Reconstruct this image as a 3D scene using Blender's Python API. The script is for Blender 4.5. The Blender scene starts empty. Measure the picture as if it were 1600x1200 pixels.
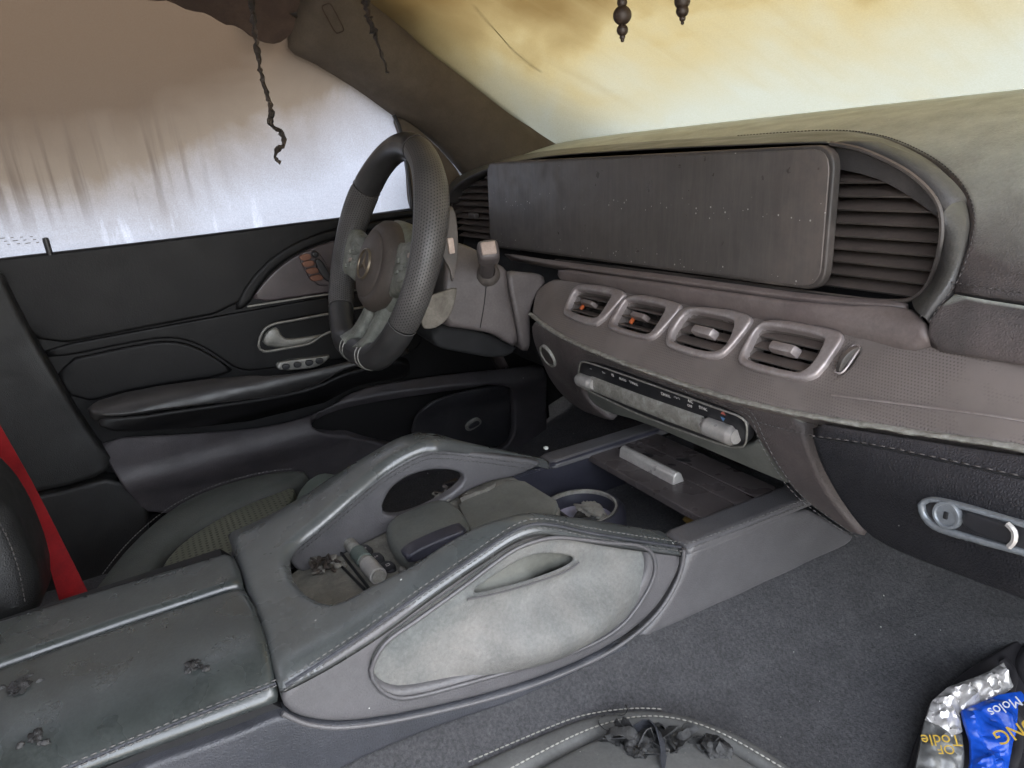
import bpy, bmesh, math, random
import numpy as np
from mathutils import Vector, Matrix
from mathutils.geometry import delaunay_2d_cdt

# ------------------------------------------------------------------ camera, light, exposure
CAM = (0.6824, -0.5843, 0.1693); YAW, PITCH, ROLL, FPX = 1.1237, 0.3094, -0.1127, 1169.95
sc = bpy.context.scene
COL = sc.collection
def cam_axes():
    f = np.array([-math.sin(YAW)*math.cos(PITCH), math.cos(YAW)*math.cos(PITCH), -math.sin(PITCH)])
    r = np.array([math.cos(YAW), math.sin(YAW), 0.0]); u = np.cross(r, f)
    c, s = math.cos(ROLL), math.sin(ROLL)
    return c*r+s*u, -s*r+c*u, f
AR, AU, AF = cam_axes()
C0 = np.array(CAM)
cam = bpy.data.cameras.new('camera'); co = bpy.data.objects.new('camera', cam); COL.objects.link(co)
m = Matrix(((AR[0], AU[0], -AF[0]), (AR[1], AU[1], -AF[1]), (AR[2], AU[2], -AF[2]))).to_4x4(); m.translation = CAM
co.matrix_world = m
cam.sensor_width = 36; cam.lens = FPX/1600*36; cam.clip_start = .02; cam.clip_end = 500
sc.camera = co
w = bpy.data.worlds.new('World'); sc.world = w; w.use_nodes = True
SUN_EL, SUN_AZ = math.radians(50), math.radians(14)      # hazy sun ahead of the windscreen
sky = w.node_tree.nodes.new('ShaderNodeTexSky'); sky.sky_type = 'NISHITA'; sky.sun_disc = False
sky.sun_elevation = SUN_EL; sky.sun_rotation = SUN_AZ
sky.dust_density = 4.0; sky.air_density = 1.0
bg = w.node_tree.nodes['Background']; bg.inputs[1].default_value = .15
hs = w.node_tree.nodes.new('ShaderNodeHueSaturation'); hs.inputs['Saturation'].default_value = .35      # milky, hazy sky
w.node_tree.links.new(sky.outputs[0], hs.inputs['Color']); w.node_tree.links.new(hs.outputs[0], bg.inputs[0])
sl = bpy.data.lights.new('sun', 'SUN'); sl.energy = 1.2; sl.angle = math.radians(12); sl.color = (1, .95, .86)
so = bpy.data.objects.new('sun', sl); COL.objects.link(so)
sd = Vector((math.sin(SUN_AZ)*math.cos(SUN_EL), math.cos(SUN_AZ)*math.cos(SUN_EL), math.sin(SUN_EL)))
so.rotation_euler = (-sd).to_track_quat('-Z', 'Y').to_euler()
vs = sc.view_settings; vs.view_transform = 'Standard'; vs.look = 'None'; vs.gamma = 1; vs.use_curve_mapping = False
vs.exposure = 3.75
sc.cycles.use_denoising = True
sc.cycles.max_bounces = 8; sc.cycles.diffuse_bounces = 5; sc.cycles.transmission_bounces = 4
sc.cycles.sample_clamp_indirect = 6
random.seed(4)
RNG = np.random.default_rng(4)

# ------------------------------------------------------------------ geometry helpers
def ray(u, v):
    d = AR*((u-800)/FPX) - AU*((v-600)/FPX) + AF
    return d
def at(u, v, ax, val):
    d = ray(u, v); i = 'xyz'.index(ax); t = (val-C0[i])/d[i]; return C0+t*d
def cr(pts, n=6, closed=False):
    """Catmull-Rom through the points"""
    P = np.asarray(pts, float); N = len(P)
    if N < 3 or n < 2: return P
    out = []
    rng = range(N) if closed else range(N-1)
    for i in rng:
        if closed: p0, p1, p2, p3 = P[(i-1) % N], P[i], P[(i+1) % N], P[(i+2) % N]
        else: p0, p1, p2, p3 = P[max(i-1, 0)], P[i], P[i+1], P[min(i+2, N-1)]
        for k in range(n):
            t = k/n
            out.append(.5*((2*p1)+(p2-p0)*t+(2*p0-5*p1+4*p2-p3)*t*t+(3*p1-p0-3*p2+p3)*t**3))
    if not closed: out.append(P[-1])
    return np.array(out)
def chaikin(P, it, closed=True):
    P = np.asarray(P, float)
    for _ in range(it):
        Q = np.roll(P, -1, 0)
        P2 = np.empty((len(P)*2, P.shape[1])); P2[0::2] = .75*P+.25*Q; P2[1::2] = .25*P+.75*Q
        P = P2
    return P
def resample(P, step, closed=False, n=None):
    P = np.asarray(P, float)
    if closed: P = np.vstack([P, P[:1]])
    seg = np.linalg.norm(np.diff(P, axis=0), axis=1); L = np.concatenate([[0], np.cumsum(seg)])
    if n is None: n = max(3 if closed else 2, int(round(L[-1]/step))+(0 if closed else 1))
    t = np.linspace(0, L[-1], n, endpoint=not closed)
    return np.stack([np.interp(t, L, P[:, k]) for k in range(P.shape[1])], 1)

class Ext:
    """surface made by sweeping a profile straight along one car axis; points on it are (a, s)"""
    def __init__(self, axis, pts, n=6, flip=False):
        self.ax = 'xyz'.index(axis); self.o = [k for k in range(3) if k != self.ax]
        P = cr(pts, n) if len(pts) > 2 else np.asarray(pts, float)
        e0 = P[0]-(P[1]-P[0])/np.linalg.norm(P[1]-P[0])*1.5; e1 = P[-1]+(P[-1]-P[-2])/np.linalg.norm(P[-1]-P[-2])*1.5
        P = np.vstack([e0, P, e1]); self.P = P
        d = np.diff(P, axis=0); l = np.linalg.norm(d, axis=1); self.L = np.concatenate([[0], np.cumsum(l)])-1.5
        t = d/l[:, None]; tv = np.vstack([t[:1], (t[1:]+t[:-1]), t[-1:]]); tv /= np.linalg.norm(tv, axis=1)[:, None]
        nn = np.stack([-tv[:, 1], tv[:, 0]], 1)
        mid = len(P)//2
        if np.dot(nn[mid], C0[self.o]-P[mid]) < 0: nn = -nn
        if flip: nn = -nn
        self.N = nn
    def hit(self, u, v):
        d = ray(u, v); d2 = d[self.o]; o2 = C0[self.o]; best = None
        for i in range(len(self.P)-1):
            p, q = self.P[i], self.P[i+1]; e = q-p
            den = d2[0]*(-e[1])+d2[1]*e[0]
            if abs(den) < 1e-12: continue
            r = p-o2
            t = (r[0]*(-e[1])+r[1]*e[0])/den; k = (d2[0]*r[1]-d2[1]*r[0])/den
            if t > .02 and -1e-9 <= k <= 1+1e-9 and (best is None or t < best[0]):
                best = (t, C0[self.ax]+t*d[self.ax], self.L[i]+k*(self.L[i+1]-self.L[i]))
        if best is None: raise ValueError('no hit %s %s' % (u, v))
        return best[1], best[2]
    def pos(self, A, off=0.0):
        A = np.atleast_2d(np.asarray(A, float)); off = np.broadcast_to(np.asarray(off, float), (len(A),))
        out = np.empty((len(A), 3)); out[:, self.ax] = A[:, 0]
        nx = np.interp(A[:, 1], self.L, self.N[:, 0]); ny = np.interp(A[:, 1], self.L, self.N[:, 1])
        nl = np.hypot(nx, ny)
        out[:, self.o[0]] = np.interp(A[:, 1], self.L, self.P[:, 0])+off*nx/nl
        out[:, self.o[1]] = np.interp(A[:, 1], self.L, self.P[:, 1])+off*ny/nl
        return out
    def px(self, loop): return np.array([self.hit(u, v) for u, v in loop])
    def path(self, loop, n=6, step=.006, off=0.0, closed=False):
        P = resample(cr(self.px(loop), n, closed), step, closed); return self.pos(P, off)

def seg_dist(P, A, B):
    d = B-A; L2 = (d**2).sum(1)+1e-18
    out = np.full(len(P), 1e9)
    for i in range(0, len(P), 2000):
        p = P[i:i+2000]
        t = np.clip(((p[:, None]-A[None])*d[None]).sum(2)/L2[None], 0, 1)
        q = A[None]+t[..., None]*d[None]
        out[i:i+2000] = np.sqrt(((p[:, None]-q)**2).sum(2).min(1))
    return out
def inside(P, loop):
    x, y = P[:, 0], P[:, 1]; r = np.zeros(len(P), bool); n = len(loop); j = n-1
    for i in range(n):
        xi, yi = loop[i]; xj, yj = loop[j]
        c = ((yi > y) != (yj > y)) & (x < (xj-xi)*(y-yi)/((yj-yi) if yj != yi else 1e-12)+xi)
        r ^= c; j = i
    return r
def area(P):
    x, y = P[:, 0], P[:, 1]; return .5*np.sum(x*np.roll(y, -1)-np.roll(x, -1)*y)

ORIGIN = {}
def mesh(name, V, F, mat, parent=None, smooth=True, sharp=None):
    V = np.asarray(V, float)
    o3 = ORIGIN.get(parent.name, np.zeros(3)) if parent else np.zeros(3)
    me = bpy.data.meshes.new(name)
    me.from_pydata([tuple(v) for v in (V-o3)], [], [tuple(int(i) for i in f) for f in F]); me.update()
    if smooth:
        me.polygons.foreach_set('use_smooth', [True]*len(me.polygons))
        if sharp: me.set_sharp_from_angle(angle=math.radians(sharp))
    if mat is not None: me.materials.append(mat)
    o = bpy.data.objects.new(name, me); COL.objects.link(o)
    if parent: o.parent = parent; ORIGIN[o.name] = o3
    else: ORIGIN[o.name] = np.zeros(3)
    return o
def thing(name, label, cat, loc=(0, 0, 0), group=None):
    o = bpy.data.objects.new(name, None); COL.objects.link(o); o.location = loc; o.empty_display_size = .05
    ORIGIN[o.name] = np.array(loc, float)
    return tag(o, label, cat, group, 'thing')
def tag(o, label=None, cat=None, group=None, kind=None):
    if label: o['label'] = label
    if cat: o['category'] = cat
    if group: o['group'] = group
    if kind: o['kind'] = kind
    return o

def panel(name, S, loop, mat, parent=None, th=.012, rd=.004, holes=(), px=True, ck=2, res=.016, off=0.0, crown=None, hck=2, bumpf=None, hole_rd=None):
    """solid sheet with rounded edges lying on the swept surface S, outline traced by loop"""
    L = S.px(loop) if px else np.asarray(loop, float)
    L = chaikin(L, ck)
    per = np.linalg.norm(L-np.roll(L, -1, 0), axis=1).sum()
    L = resample(L, min(res*.7, per/24), True)
    if area(L) < 0: L = L[::-1]
    loops = [L]
    for h in holes:
        H = S.px(h) if px else np.asarray(h, float)
        H = chaikin(H, hck); H = resample(H, res*.6, True)
        if area(H) > 0: H = H[::-1]
        loops.append(H)
    A = np.vstack(loops); B = np.vstack([np.roll(l, -1, 0) for l in loops])
    pts = [A]
    def ok(P):
        r = inside(P, loops[0])
        for h in loops[1:]: r &= ~inside(P, h)
        return r
    if rd > 0:
        for l in loops:
            t = np.roll(l, -1, 0)-np.roll(l, 1, 0); t /= np.linalg.norm(t, axis=1)[:, None]+1e-12
            nrm = np.stack([-t[:, 1], t[:, 0]], 1)
            for k, f in enumerate((.12, .4, .8, 1.25)):
                Q = l+nrm*rd*f; dq = seg_dist(Q, A, B)
                Q = Q[(dq > rd*f*.93)]
                if len(Q): pts.append(Q[ok(Q)])
    mn, mx = L.min(0), L.max(0)
    gx = np.arange(mn[0]+res*.5, mx[0], res); gy = np.arange(mn[1]+res*.45, mx[1], res)
    if len(gx) and len(gy):
        G = np.stack(np.meshgrid(gx, gy), -1).reshape(-1, 2)
        G[::2] += .13*res
        G = G[ok(G)]
        if len(G): G = G[seg_dist(G, A, B) > (rd*1.25+res*.45)]
        if len(G): pts.append(G)
    V2 = np.vstack(pts)
    E = []; b = 0
    for l in loops:
        n = len(l); E += [(b+i, b+(i+1) % n) for i in range(n)]; b += n
    r = delaunay_2d_cdt([Vector(v) for v in V2], E, [], 0, 1e-7)
    vo = np.array([tuple(v) for v in r[0]]); fo = [tuple(f) for f in r[2]]
    cen = np.array([vo[list(f)].mean(0) for f in fo]); keep = ok(cen)
    fo = [f for f, k in zip(fo, keep) if k]
    d = seg_dist(vo, A, B)
    h = np.zeros(len(vo))
    if rd > 0:
        k = np.clip(1-d/rd, 0, 1); h = -rd*(1-np.sqrt(np.clip(1-k*k, 0, 1)))*.9
    if crown: h = h+crown[0]*(1-np.exp(-d/crown[1]))
    if bumpf is not None: h = h+bumpf(vo, d)
    top = S.pos(vo, off+h)
    # side walls
    om = {}
    for i, lst in enumerate(r[3]):
        for q in lst: om[q] = i
    V = [top]; F = []
    # orientation
    f0 = fo[len(fo)//2]; nrm = np.cross(top[f0[1]]-top[f0[0]], top[f0[2]]-top[f0[0]])
    pn = S.pos(vo[[f0[0]]], .01)[0]-S.pos(vo[[f0[0]]], 0)[0]
    fl = np.dot(nrm, pn) < 0
    F = [f[::-1] if fl else f for f in fo]
    nb = len(vo); b = 0
    for l in loops:
        n = len(l)
        idx = []
        for i in range(n):
            # find output vertex index for input index b+i
            idx.append(om.get(b+i, None))
        bot = S.pos(vo[idx], off-max(th, rd))
        V.append(bot)
        for i in range(n):
            j = (i+1) % n
            f = (idx[i], nb+i, nb+j, idx[j]); F.append(f[::-1] if fl else f)
        b += n; nb += n
    o = mesh(name, np.vstack(V), F, mat, parent, sharp=None if rd > 0 else 40)
    return o

def frames(P, closed=False, up=None):
    T = np.gradient(P, axis=0) if not closed else (np.roll(P, -1, 0)-np.roll(P, 1, 0))
    T /= np.linalg.norm(T, axis=1)[:, None]+1e-12
    N = np.zeros_like(P)
    if up is not None:
        up = np.broadcast_to(np.asarray(up, float), P.shape)
        N = up-(up*T).sum(1)[:, None]*T; N /= np.linalg.norm(N, axis=1)[:, None]+1e-12
    else:
        a = np.array([0, 0, 1.]) if abs(T[0][2]) < .8 else np.array([1., 0, 0])
        n = a-a.dot(T[0])*T[0]; N[0] = n/np.linalg.norm(n)
        for i in range(1, len(P)):
            n = N[i-1]-N[i-1].dot(T[i])*T[i]; N[i] = n/np.linalg.norm(n)
    return T, N, np.cross(T, N)
def tube(name, P, r, mat, parent=None, closed=False, k=8, up=None, ry=None, wob=0, cap=True, shape=None, sharp=None):
    """sweep a round (or given) section along P; r number or list"""
    P = np.asarray(P, float); n = len(P); T, N, Bn = frames(P, closed, up)
    r = np.broadcast_to(np.asarray(r, float), (n,)); ry = r if ry is None else np.broadcast_to(np.asarray(ry, float), (n,))
    if shape is None:
        a = np.linspace(0, 2*math.pi, k, endpoint=False); shape = np.stack([np.cos(a), np.sin(a)], 1)
    shape = np.asarray(shape, float); k = len(shape)
    V = []
    for i in range(n):
        w_ = 1+wob*RNG.uniform(-1, 1, k) if wob else np.ones(k)
        V.append(P[i]+(N[i][None]*shape[:, :1]*r[i]+Bn[i][None]*shape[:, 1:]*ry[i])*w_[:, None])
    V = np.vstack(V); F = []
    for i in range(n if closed else n-1):
        j = (i+1) % n
        for q in range(k):
            q2 = (q+1) % k; F.append((i*k+q, i*k+q2, j*k+q2, j*k+q))
    if cap and not closed:
        F.append(tuple(range(k-1, -1, -1))); F.append(tuple((n-1)*k+q for q in range(k)))
    return mesh(name, V, F, mat, parent, sharp=sharp or (50 if not closed else None))
def stitches(name, P, mat, parent, pitch=.0062, ln=.0042, r=.00055, up=None):
    """one row of thread stitches along the path P"""
    P = resample(P, pitch); T, N, Bn = frames(P)
    a = np.linspace(0, 2*math.pi, 5, endpoint=False); V = []; F = []
    for i in range(len(P)):
        b = len(V)
        for e in (-.5, 0, .5):
            rr = r if e == 0 else r*.55
            for q in a: V.append(P[i]+T[i]*ln*e+(N[i]*math.cos(q)+Bn[i]*math.sin(q))*rr)
        for e in (0, 5):
            for q in range(5): F.append((b+e+q, b+e+(q+1) % 5, b+e+5+(q+1) % 5, b+e+5+q))
        F.append((b+4, b+3, b+2, b+1, b)); F.append((b+10, b+11, b+12, b+13, b+14))
    return tag(mesh(name, V, F, mat, parent), kind='stuff')
def lathe(name, prof, M, mat, parent=None, k=32, sharp=45):
    """prof: (radius, height) pairs; M 4x4 places the axis Z"""
    V = []; F = []
    n = len(prof)
    for i in range(k):
        a = 2*math.pi*i/k
        for r, z in prof: V.append(tuple(M @ Vector((r*math.cos(a), r*math.sin(a), z))))
    for i in range(k):
        j = (i+1) % k
        for q in range(n-1): F.append((i*n+q, j*n+q, j*n+q+1, i*n+q+1))
    return mesh(name, V, F, mat, parent, sharp=sharp)
def rbox(name, M, size, bev, mat, parent=None, seg=2, taper=None):
    """box with bevelled edges, placed by matrix M"""
    bm = bmesh.new(); bmesh.ops.create_cube(bm, size=1)
    for v in bm.verts:
        k = 1 if taper is None else (taper if v.co.z > 0 else 1)
        v.co = Vector((v.co.x*size[0]*k, v.co.y*size[1]*k, v.co.z*size[2]))
    if bev > 0: bmesh.ops.bevel(bm, geom=list(bm.edges), offset=bev, segments=seg, affect='EDGES', profile=.6)
    V = [tuple(M @ v.co) for v in bm.verts]; bm.verts.ensure_lookup_table()
    F = [tuple(v.index for v in f.verts) for f in bm.faces]; bm.free()
    return mesh(name, V, F, mat, parent, sharp=35)
def basis(o, x, y, z=None):
    x = Vector(x).normalized(); y = Vector(y); z = x.cross(y).normalized() if z is None else Vector(z); y = z.cross(x).normalized()
    M = Matrix((x, y, z)).transposed().to_4x4(); M.translation = Vector(o); return M
def loft(name, rows, mat, parent=None, closed=False, sharp=None):
    """grid surface through rows of points"""
    R = np.asarray(rows, float); a, b = R.shape[:2]; V = R.reshape(-1, 3); F = []
    for i in range(a-1):
        for j in range(b if closed else b-1):
            k = (j+1) % b; F.append((i*b+j, i*b+k, (i+1)*b+k, (i+1)*b+j))
    return mesh(name, V, F, mat, parent, sharp=sharp)
def text(name, body, M, size, mat, parent, ext=.0002):
    cu = bpy.data.curves.new(name, 'FONT'); cu.body = body; cu.size = size; cu.extrude = ext; cu.align_x = 'CENTER'; cu.align_y = 'CENTER'
    o = bpy.data.objects.new(name, cu); COL.objects.link(o); dg = bpy.context.evaluated_depsgraph_get()
    me = bpy.data.meshes.new_from_object(o.evaluated_get(dg)); bpy.data.objects.remove(o)
    V = [tuple(M @ v.co) for v in me.vertices]; F = [tuple(p.vertices) for p in me.polygons]
    bpy.data.meshes.remove(me)
    return mesh(name, V, F, mat, parent, smooth=False)

# ------------------------------------------------------------------ materials
def nt(name):
    m_ = bpy.data.materials.new(name); m_.use_nodes = True
    t = m_.node_tree; return m_, t, t.nodes, t.links, t.nodes['Principled BSDF']
def N(t, typ, **kw):
    n = t.nodes.new('ShaderNode'+typ)
    for k, v in kw.items():
        if k.startswith('i_'):
            key = k[2:]; n.inputs[int(key) if key.isdigit() else key.replace('_', ' ')].default_value = v
        else: setattr(n, k, v)
    return n
def noise(t, vec, scale, detail=4, rough=.6, dist=0):
    n = N(t, 'TexNoise', i_Scale=scale, i_Detail=detail, i_Roughness=rough, i_Distortion=dist)
    t.links.new(vec, n.inputs['Vector']); return n.outputs['Fac']
def ramp(t, fac, lo, hi, a=0., b=1.):
    n = N(t, 'MapRange', i_From_Min=lo, i_From_Max=hi, i_To_Min=a, i_To_Max=b); n.clamp = True
    t.links.new(fac, n.inputs['Value']); return n.outputs['Result']
def mathn(t, op, a, b=None, c=None):
    n = N(t, 'Math', operation=op)
    for i, x in enumerate((a, b, c)):
        if x is None: continue
        if isinstance(x, (int, float)): n.inputs[i].default_value = x
        else: t.links.new(x, n.inputs[i])
    return n.outputs[0]
def mixc(t, fac, a, b, blend='MIX'):
    n = N(t, 'Mix', data_type='RGBA', blend_type=blend)
    for k, x in ((0, fac), (6, a), (7, b)):
        if isinstance(x, (int, float)): n.inputs[k].default_value = x
        elif isinstance(x, (tuple, list)): n.inputs[k].default_value = (*x[:3], 1)
        else: t.links.new(x, n.inputs[k])
    return n.outputs[2]
def wpos(t): return N(t, 'NewGeometry').outputs['Position']
def scaled(t, vec, s):
    n = N(t, 'VectorMath', operation='MULTIPLY'); t.links.new(vec, n.inputs[0]); n.inputs[1].default_value = s; return n.outputs[0]
def sep(t, vec):
    n = N(t, 'SeparateXYZ'); t.links.new(vec, n.inputs[0]); return n.outputs

def mat(name, col, rough=.5, metal=0., col2=None, ns=9., grain=None, bump=.25, dust=None, amount=.5, dscale=14., fleck=0., topdust_sheen=None, tdr=.25, spec=.5, rvar=.12, coat=0., grime=.6):
    m_, t, nd, lk, bs = nt(name); P = wpos(t)
    c = col
    c2 = col2 or tuple(x*.72 for x in col)
    f = ramp(t, noise(t, P, ns, 6, .62, .4), .32, .7)
    c = mixc(t, f, col, c2)
    if dust:
        f2 = ramp(t, noise(t, P, dscale, 6, .58, .5), .40, .74, 0, amount)
        c = mixc(t, f2, c, dust)
    if topdust_sheen:                       # soot dust settled on upward faces; painted sheen on the door armrest
        up = ramp(t, sep(t, N(t, 'NewGeometry').outputs['Normal'])[2], tdr, .97)
        f3 = mathn(t, 'MULTIPLY', up, ramp(t, noise(t, P, 18, 5, .6), .25, .75, topdust_sheen[1]*.6, topdust_sheen[1]))
        c = mixc(t, f3, c, topdust_sheen[0])
    # smears and fine grime
    g1 = ramp(t, noise(t, P, 30, 5, .62, .35), .3, .7, 1-.2*grime, 1+.18*grime); g2 = ramp(t, noise(t, P, 310, 4, .7), .3, .7, 1-.2*grime, 1+.2*grime)
    gm_ = N(t, 'Mix', data_type='RGBA', blend_type='MULTIPLY'); gm_.inputs[0].default_value = 1
    cmb = N(t, 'CombineColor'); gg = mathn(t, 'MULTIPLY', g1, g2)
    for q_ in range(3): lk.new(gg, cmb.inputs[q_])
    c = mixc(t, 1., c, cmb.outputs[0], 'MULTIPLY')
    if fleck:                         # pale ash flecks
        v = N(t, 'TexVoronoi', i_Scale=95); lk.new(P, v.inputs['Vector'])
        k = mathn(t, 'LESS_THAN', v.outputs['Distance'], mathn(t, 'MULTIPLY', sep(t, v.outputs['Color'])[0], .11))
        k2 = mathn(t, 'GREATER_THAN', sep(t, v.outputs['Color'])[1], 1-fleck*.22)
        c = mixc(t, mathn(t, 'MULTIPLY', k, k2), c, (.55, .55, .52))
    lk.new(c, bs.inputs['Base Color'])
    r = ramp(t, noise(t, P, 24, 3, .5), .25, .75, max(rough-rvar, .03), min(rough+rvar, 1))
    lk.new(r, bs.inputs['Roughness'])
    bs.inputs['Metallic'].default_value = metal; bs.inputs['Specular IOR Level'].default_value = spec
    if coat: bs.inputs['Coat Weight'].default_value = coat; bs.inputs['Coat Roughness'].default_value = .25
    h = None
    if grain == 'leather':
        v = N(t, 'TexVoronoi', i_Scale=400, feature='DISTANCE_TO_EDGE'); lk.new(P, v.inputs['Vector'])
        h = mathn(t, 'ADD', ramp(t, v.outputs['Distance'], 0, .35), mathn(t, 'MULTIPLY', noise(t, P, 180, 3), .8)); dist = .0006
    elif grain == 'fine':
        h = noise(t, P, 900, 3); dist = .0003
    elif grain == 'soft':
        h = mathn(t, 'ADD', noise(t, P, 340, 4, .65), mathn(t, 'MULTIPLY', noise(t, P, 60, 4), .7)); dist = .0009
    elif grain == 'rough':
        h = mathn(t, 'ADD', noise(t, P, 330, 8, .75), mathn(t, 'MULTIPLY', noise(t, P, 90, 5), .8)); dist = .0016
    elif grain == 'carpet':
        h = mathn(t, 'ADD', noise(t, P, 620, 4, .8), mathn(t, 'MULTIPLY', noise(t, P, 210, 3), .6)); dist = .004
    if h is not None:
        b = N(t, 'Bump', i_Strength=bump, i_Distance=dist); lk.new(h, b.inputs['Height']); lk.new(b.outputs[0], bs.inputs['Normal'])
    return m_

M = {}
SOOT = (.095, .075, .068); ASH = (.22, .215, .195)
M['dash_leather'] = mat('sooty dash leather', (.074, .064, .062), .55, grain='leather', bump=.5, dust=(.14, .112, .108), amount=.6, fleck=.2, topdust_sheen=((.50, .525, .47), .95), tdr=.62)
M['shelf'] = mat('soot coated trim', (.120, .102, .093), .5, grain='fine', bump=.2, col2=(.115, .09, .085), dust=(.20, .16, .15), amount=.55, fleck=.25, topdust_sheen=((.2, .16, .15), .5))
M['hood'] = mat('dark binnacle leather', (.040, .037, .036), .5, grain='leather', bump=.25, dust=(.085, .075, .07), amount=.5, fleck=.1, topdust_sheen=((.2, .2, .17), .5))
M['slat'] = mat('louvre plastic', (.052, .046, .042), .5, grain='fine', bump=.2, dust=(.14, .115, .1), amount=.6, fleck=.1, topdust_sheen=((.17, .13, .11), .6))
M['black'] = mat('matt black cavity', (.008, .008, .009), .8, grain='fine', bump=.1)
M['black_plastic'] = mat('black plastic', (.018, .018, .021), .42, grain='fine', bump=.2, dust=(.06, .055, .055), amount=.4, fleck=.1)
M['screen'] = None
M['glovebox'] = mat('black grained leather', (.013, .013, .0155), .52, grain='leather', bump=.6, dust=(.035, .033, .035), amount=.4, fleck=.3, topdust_sheen=((.09, .082, .086), .6), spec=.25)
M['console'] = mat('console leather', (.055, .057, .057), .30, grain='soft', bump=.2, col2=(.056, .059, .059), dust=(.115, .119, .115), amount=.55, fleck=.3, topdust_sheen=((.085, .098, .095), .5), spec=.75)
M['console_side'] = mat('console side leather', (.098, .095, .098), .40, grain='leather', bump=.25, dust=(.135, .126, .132), amount=.3, fleck=.2, grime=.4, rvar=.06)  # paler than the console top: light on right-facing sides put into the colour
M['console_base'] = mat('console base plastic', (.036, .038, .045), .5, grain='leather', bump=.4, dust=(.07, .07, .08), amount=.4, fleck=.2)
M['armrest'] = mat('armrest leather', (.020, .023, .022), .30, grain='soft', bump=.2, col2=(.034, .04, .04), dust=(.060, .064, .057), amount=.6, dscale=7, fleck=.5, topdust_sheen=((.045, .052, .049), .4), spec=.8, grime=1.)
M['ashpanel'] = mat('ash covered pocket skin', (.140, .147, .142), .58, grain='rough', bump=.6, col2=(.098, .104, .101), ns=240, dust=(.235, .215, .195), amount=.8, dscale=7, spec=.4)
M['door_leather'] = mat('black door leather', (.0065, .0063, .0068), .5, grain='soft', bump=.3, dust=(.012, .011, .011), amount=.4, fleck=.03, spec=.22, rvar=.04)
M['door_armrest'] = mat('door armrest leather', (.016, .0155, .016), .42, grain='soft', bump=.22, dust=(.045, .042, .04), amount=.5, topdust_sheen=((.055, .05, .048), .6))  # pale tone on upward faces paints in the sheen of the pad's top
M['door_lower'] = mat('lower door plastic', (.048, .044, .048), .5, grain='leather', bump=.4, dust=(.07, .062, .064), amount=.5, fleck=.1)  # base tone raised: light caught on the lower lip is put into the colour
M['door_trim'] = mat('sooty door inlay', (.065, .050, .053), .35, grain='fine', bump=.1, dust=(.10, .08, .08), amount=.5)
M['chrome_dull'] = mat('dulled satin chrome', (.24, .235, .215), .42, metal=.45, grain='rough', bump=.25, dust=(.30, .29, .26), amount=.75, dscale=60)
M['silver'] = mat('satin silver', (.52, .50, .47), .34, metal=.35, grain='fine', bump=.2, dust=(.36, .31, .29), amount=.6, dscale=40)
M['vent_silver'] = mat('sooty satin vent frame', (.44, .395, .385), .36, metal=.35, grain='fine', bump=.15, dust=(.22, .175, .165), amount=.85, dscale=28, topdust_sheen=((.2, .165, .15), .7))
M['corroded'] = mat('corroded metal', (.27, .255, .225), .5, metal=.25, grain='rough', bump=.8, col2=(.22, .21, .18), ns=60, dust=(.46, .45, .41), amount=.8, dscale=90)
M['blue_chrome'] = mat('bluish chrome bezel', (.27, .29, .31), .38, metal=.5, grain='fine', bump=.1, dust=(.25, .28, .31), amount=.5)
M['pillar'] = mat('sooted pillar cloth', (.082, .063, .045), .85, grain='fine', bump=.4, col2=(.060, .045, .031), ns=5, dust=(.125, .104, .080), amount=.5, dscale=6)
M['headliner'] = mat('scorched headliner', (.055, .034, .024), .8, grain='rough', bump=.6, dust=(.11, .07, .05), amount=.6)
M['char'] = mat('charred residue', (.022, .017, .014), .6, grain='rough', bump=1., dust=(.10, .07, .05), amount=.7, dscale=60)
M['char_black'] = mat('molten black residue', (.012, .012, .012), .28, grain='rough', bump=.8, dust=(.09, .09, .09), amount=.6, dscale=80)
M['debris'] = mat('grey burnt flakes', (.16, .15, .13), .7, grain='rough', bump=.8, dust=(.30, .29, .25), amount=.6, dscale=70)
M['dirty_bed'] = mat('dirt caked switch panel', (.19, .178, .15), .8, grain='rough', bump=.9, col2=(.11, .104, .088), ns=30, dust=(.30, .285, .24), amount=.7, dscale=45)
M['touchpad'] = mat('dusty touch pad', (.135, .138, .122), .55, grain='fine', bump=.2, dust=(.19, .19, .17), amount=.5)
M['palm'] = mat('palm rest leather', (.10, .105, .097), .42, grain='fine', bump=.25, dust=(.10, .105, .095), amount=.5, topdust_sheen=((.12, .125, .11), .6))
M['lid'] = mat('sooty sliding lid', (.072, .061, .060), .30, grain='fine', bump=.15, dust=(.105, .09, .088), amount=.5, fleck=.3)
M['tray_plastic'] = mat('blueish tray plastic', (.030, .030, .042), .4, grain='fine', bump=.2, dust=(.07, .07, .085), amount=.4)
M['seat_dark'] = mat('charcoal seat leather', (.030, .032, .030), .55, grain='leather', bump=.35, dust=(.06, .065, .058), amount=.5, topdust_sheen=((.06, .07, .06), .5))
M['seat_back'] = mat('black seat leather', (.007, .007, .007), .6, grain='leather', bump=.35, dust=(.014, .014, .014), amount=.5)
M['seat_teal'] = mat('dusty seat leather', (.11, .135, .118), .5, grain='leather', bump=.25, dust=(.15, .175, .155), amount=.5)
M['seat_grey'] = mat('ash grey seat suede', (.105, .105, .10), .9, grain='carpet', bump=.12, col2=(.085, .085, .083), dust=(.15, .15, .145), amount=.5, fleck=.2)
M['thread'] = mat('grey thread', (.115, .112, .108), .7)
M['thread_dark'] = mat('dark thread', (.07, .062, .06), .7)
M['thread_light'] = mat('ecru thread', (.36, .35, .31), .7)
M['carpet'] = mat('grey pile carpet', (.100, .099, .104), .95, grain='carpet', bump=1., col2=(.068, .067, .071), ns=430, dust=(.17, .17, .175), amount=.6, dscale=330, fleck=.35, spec=.1)
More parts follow.
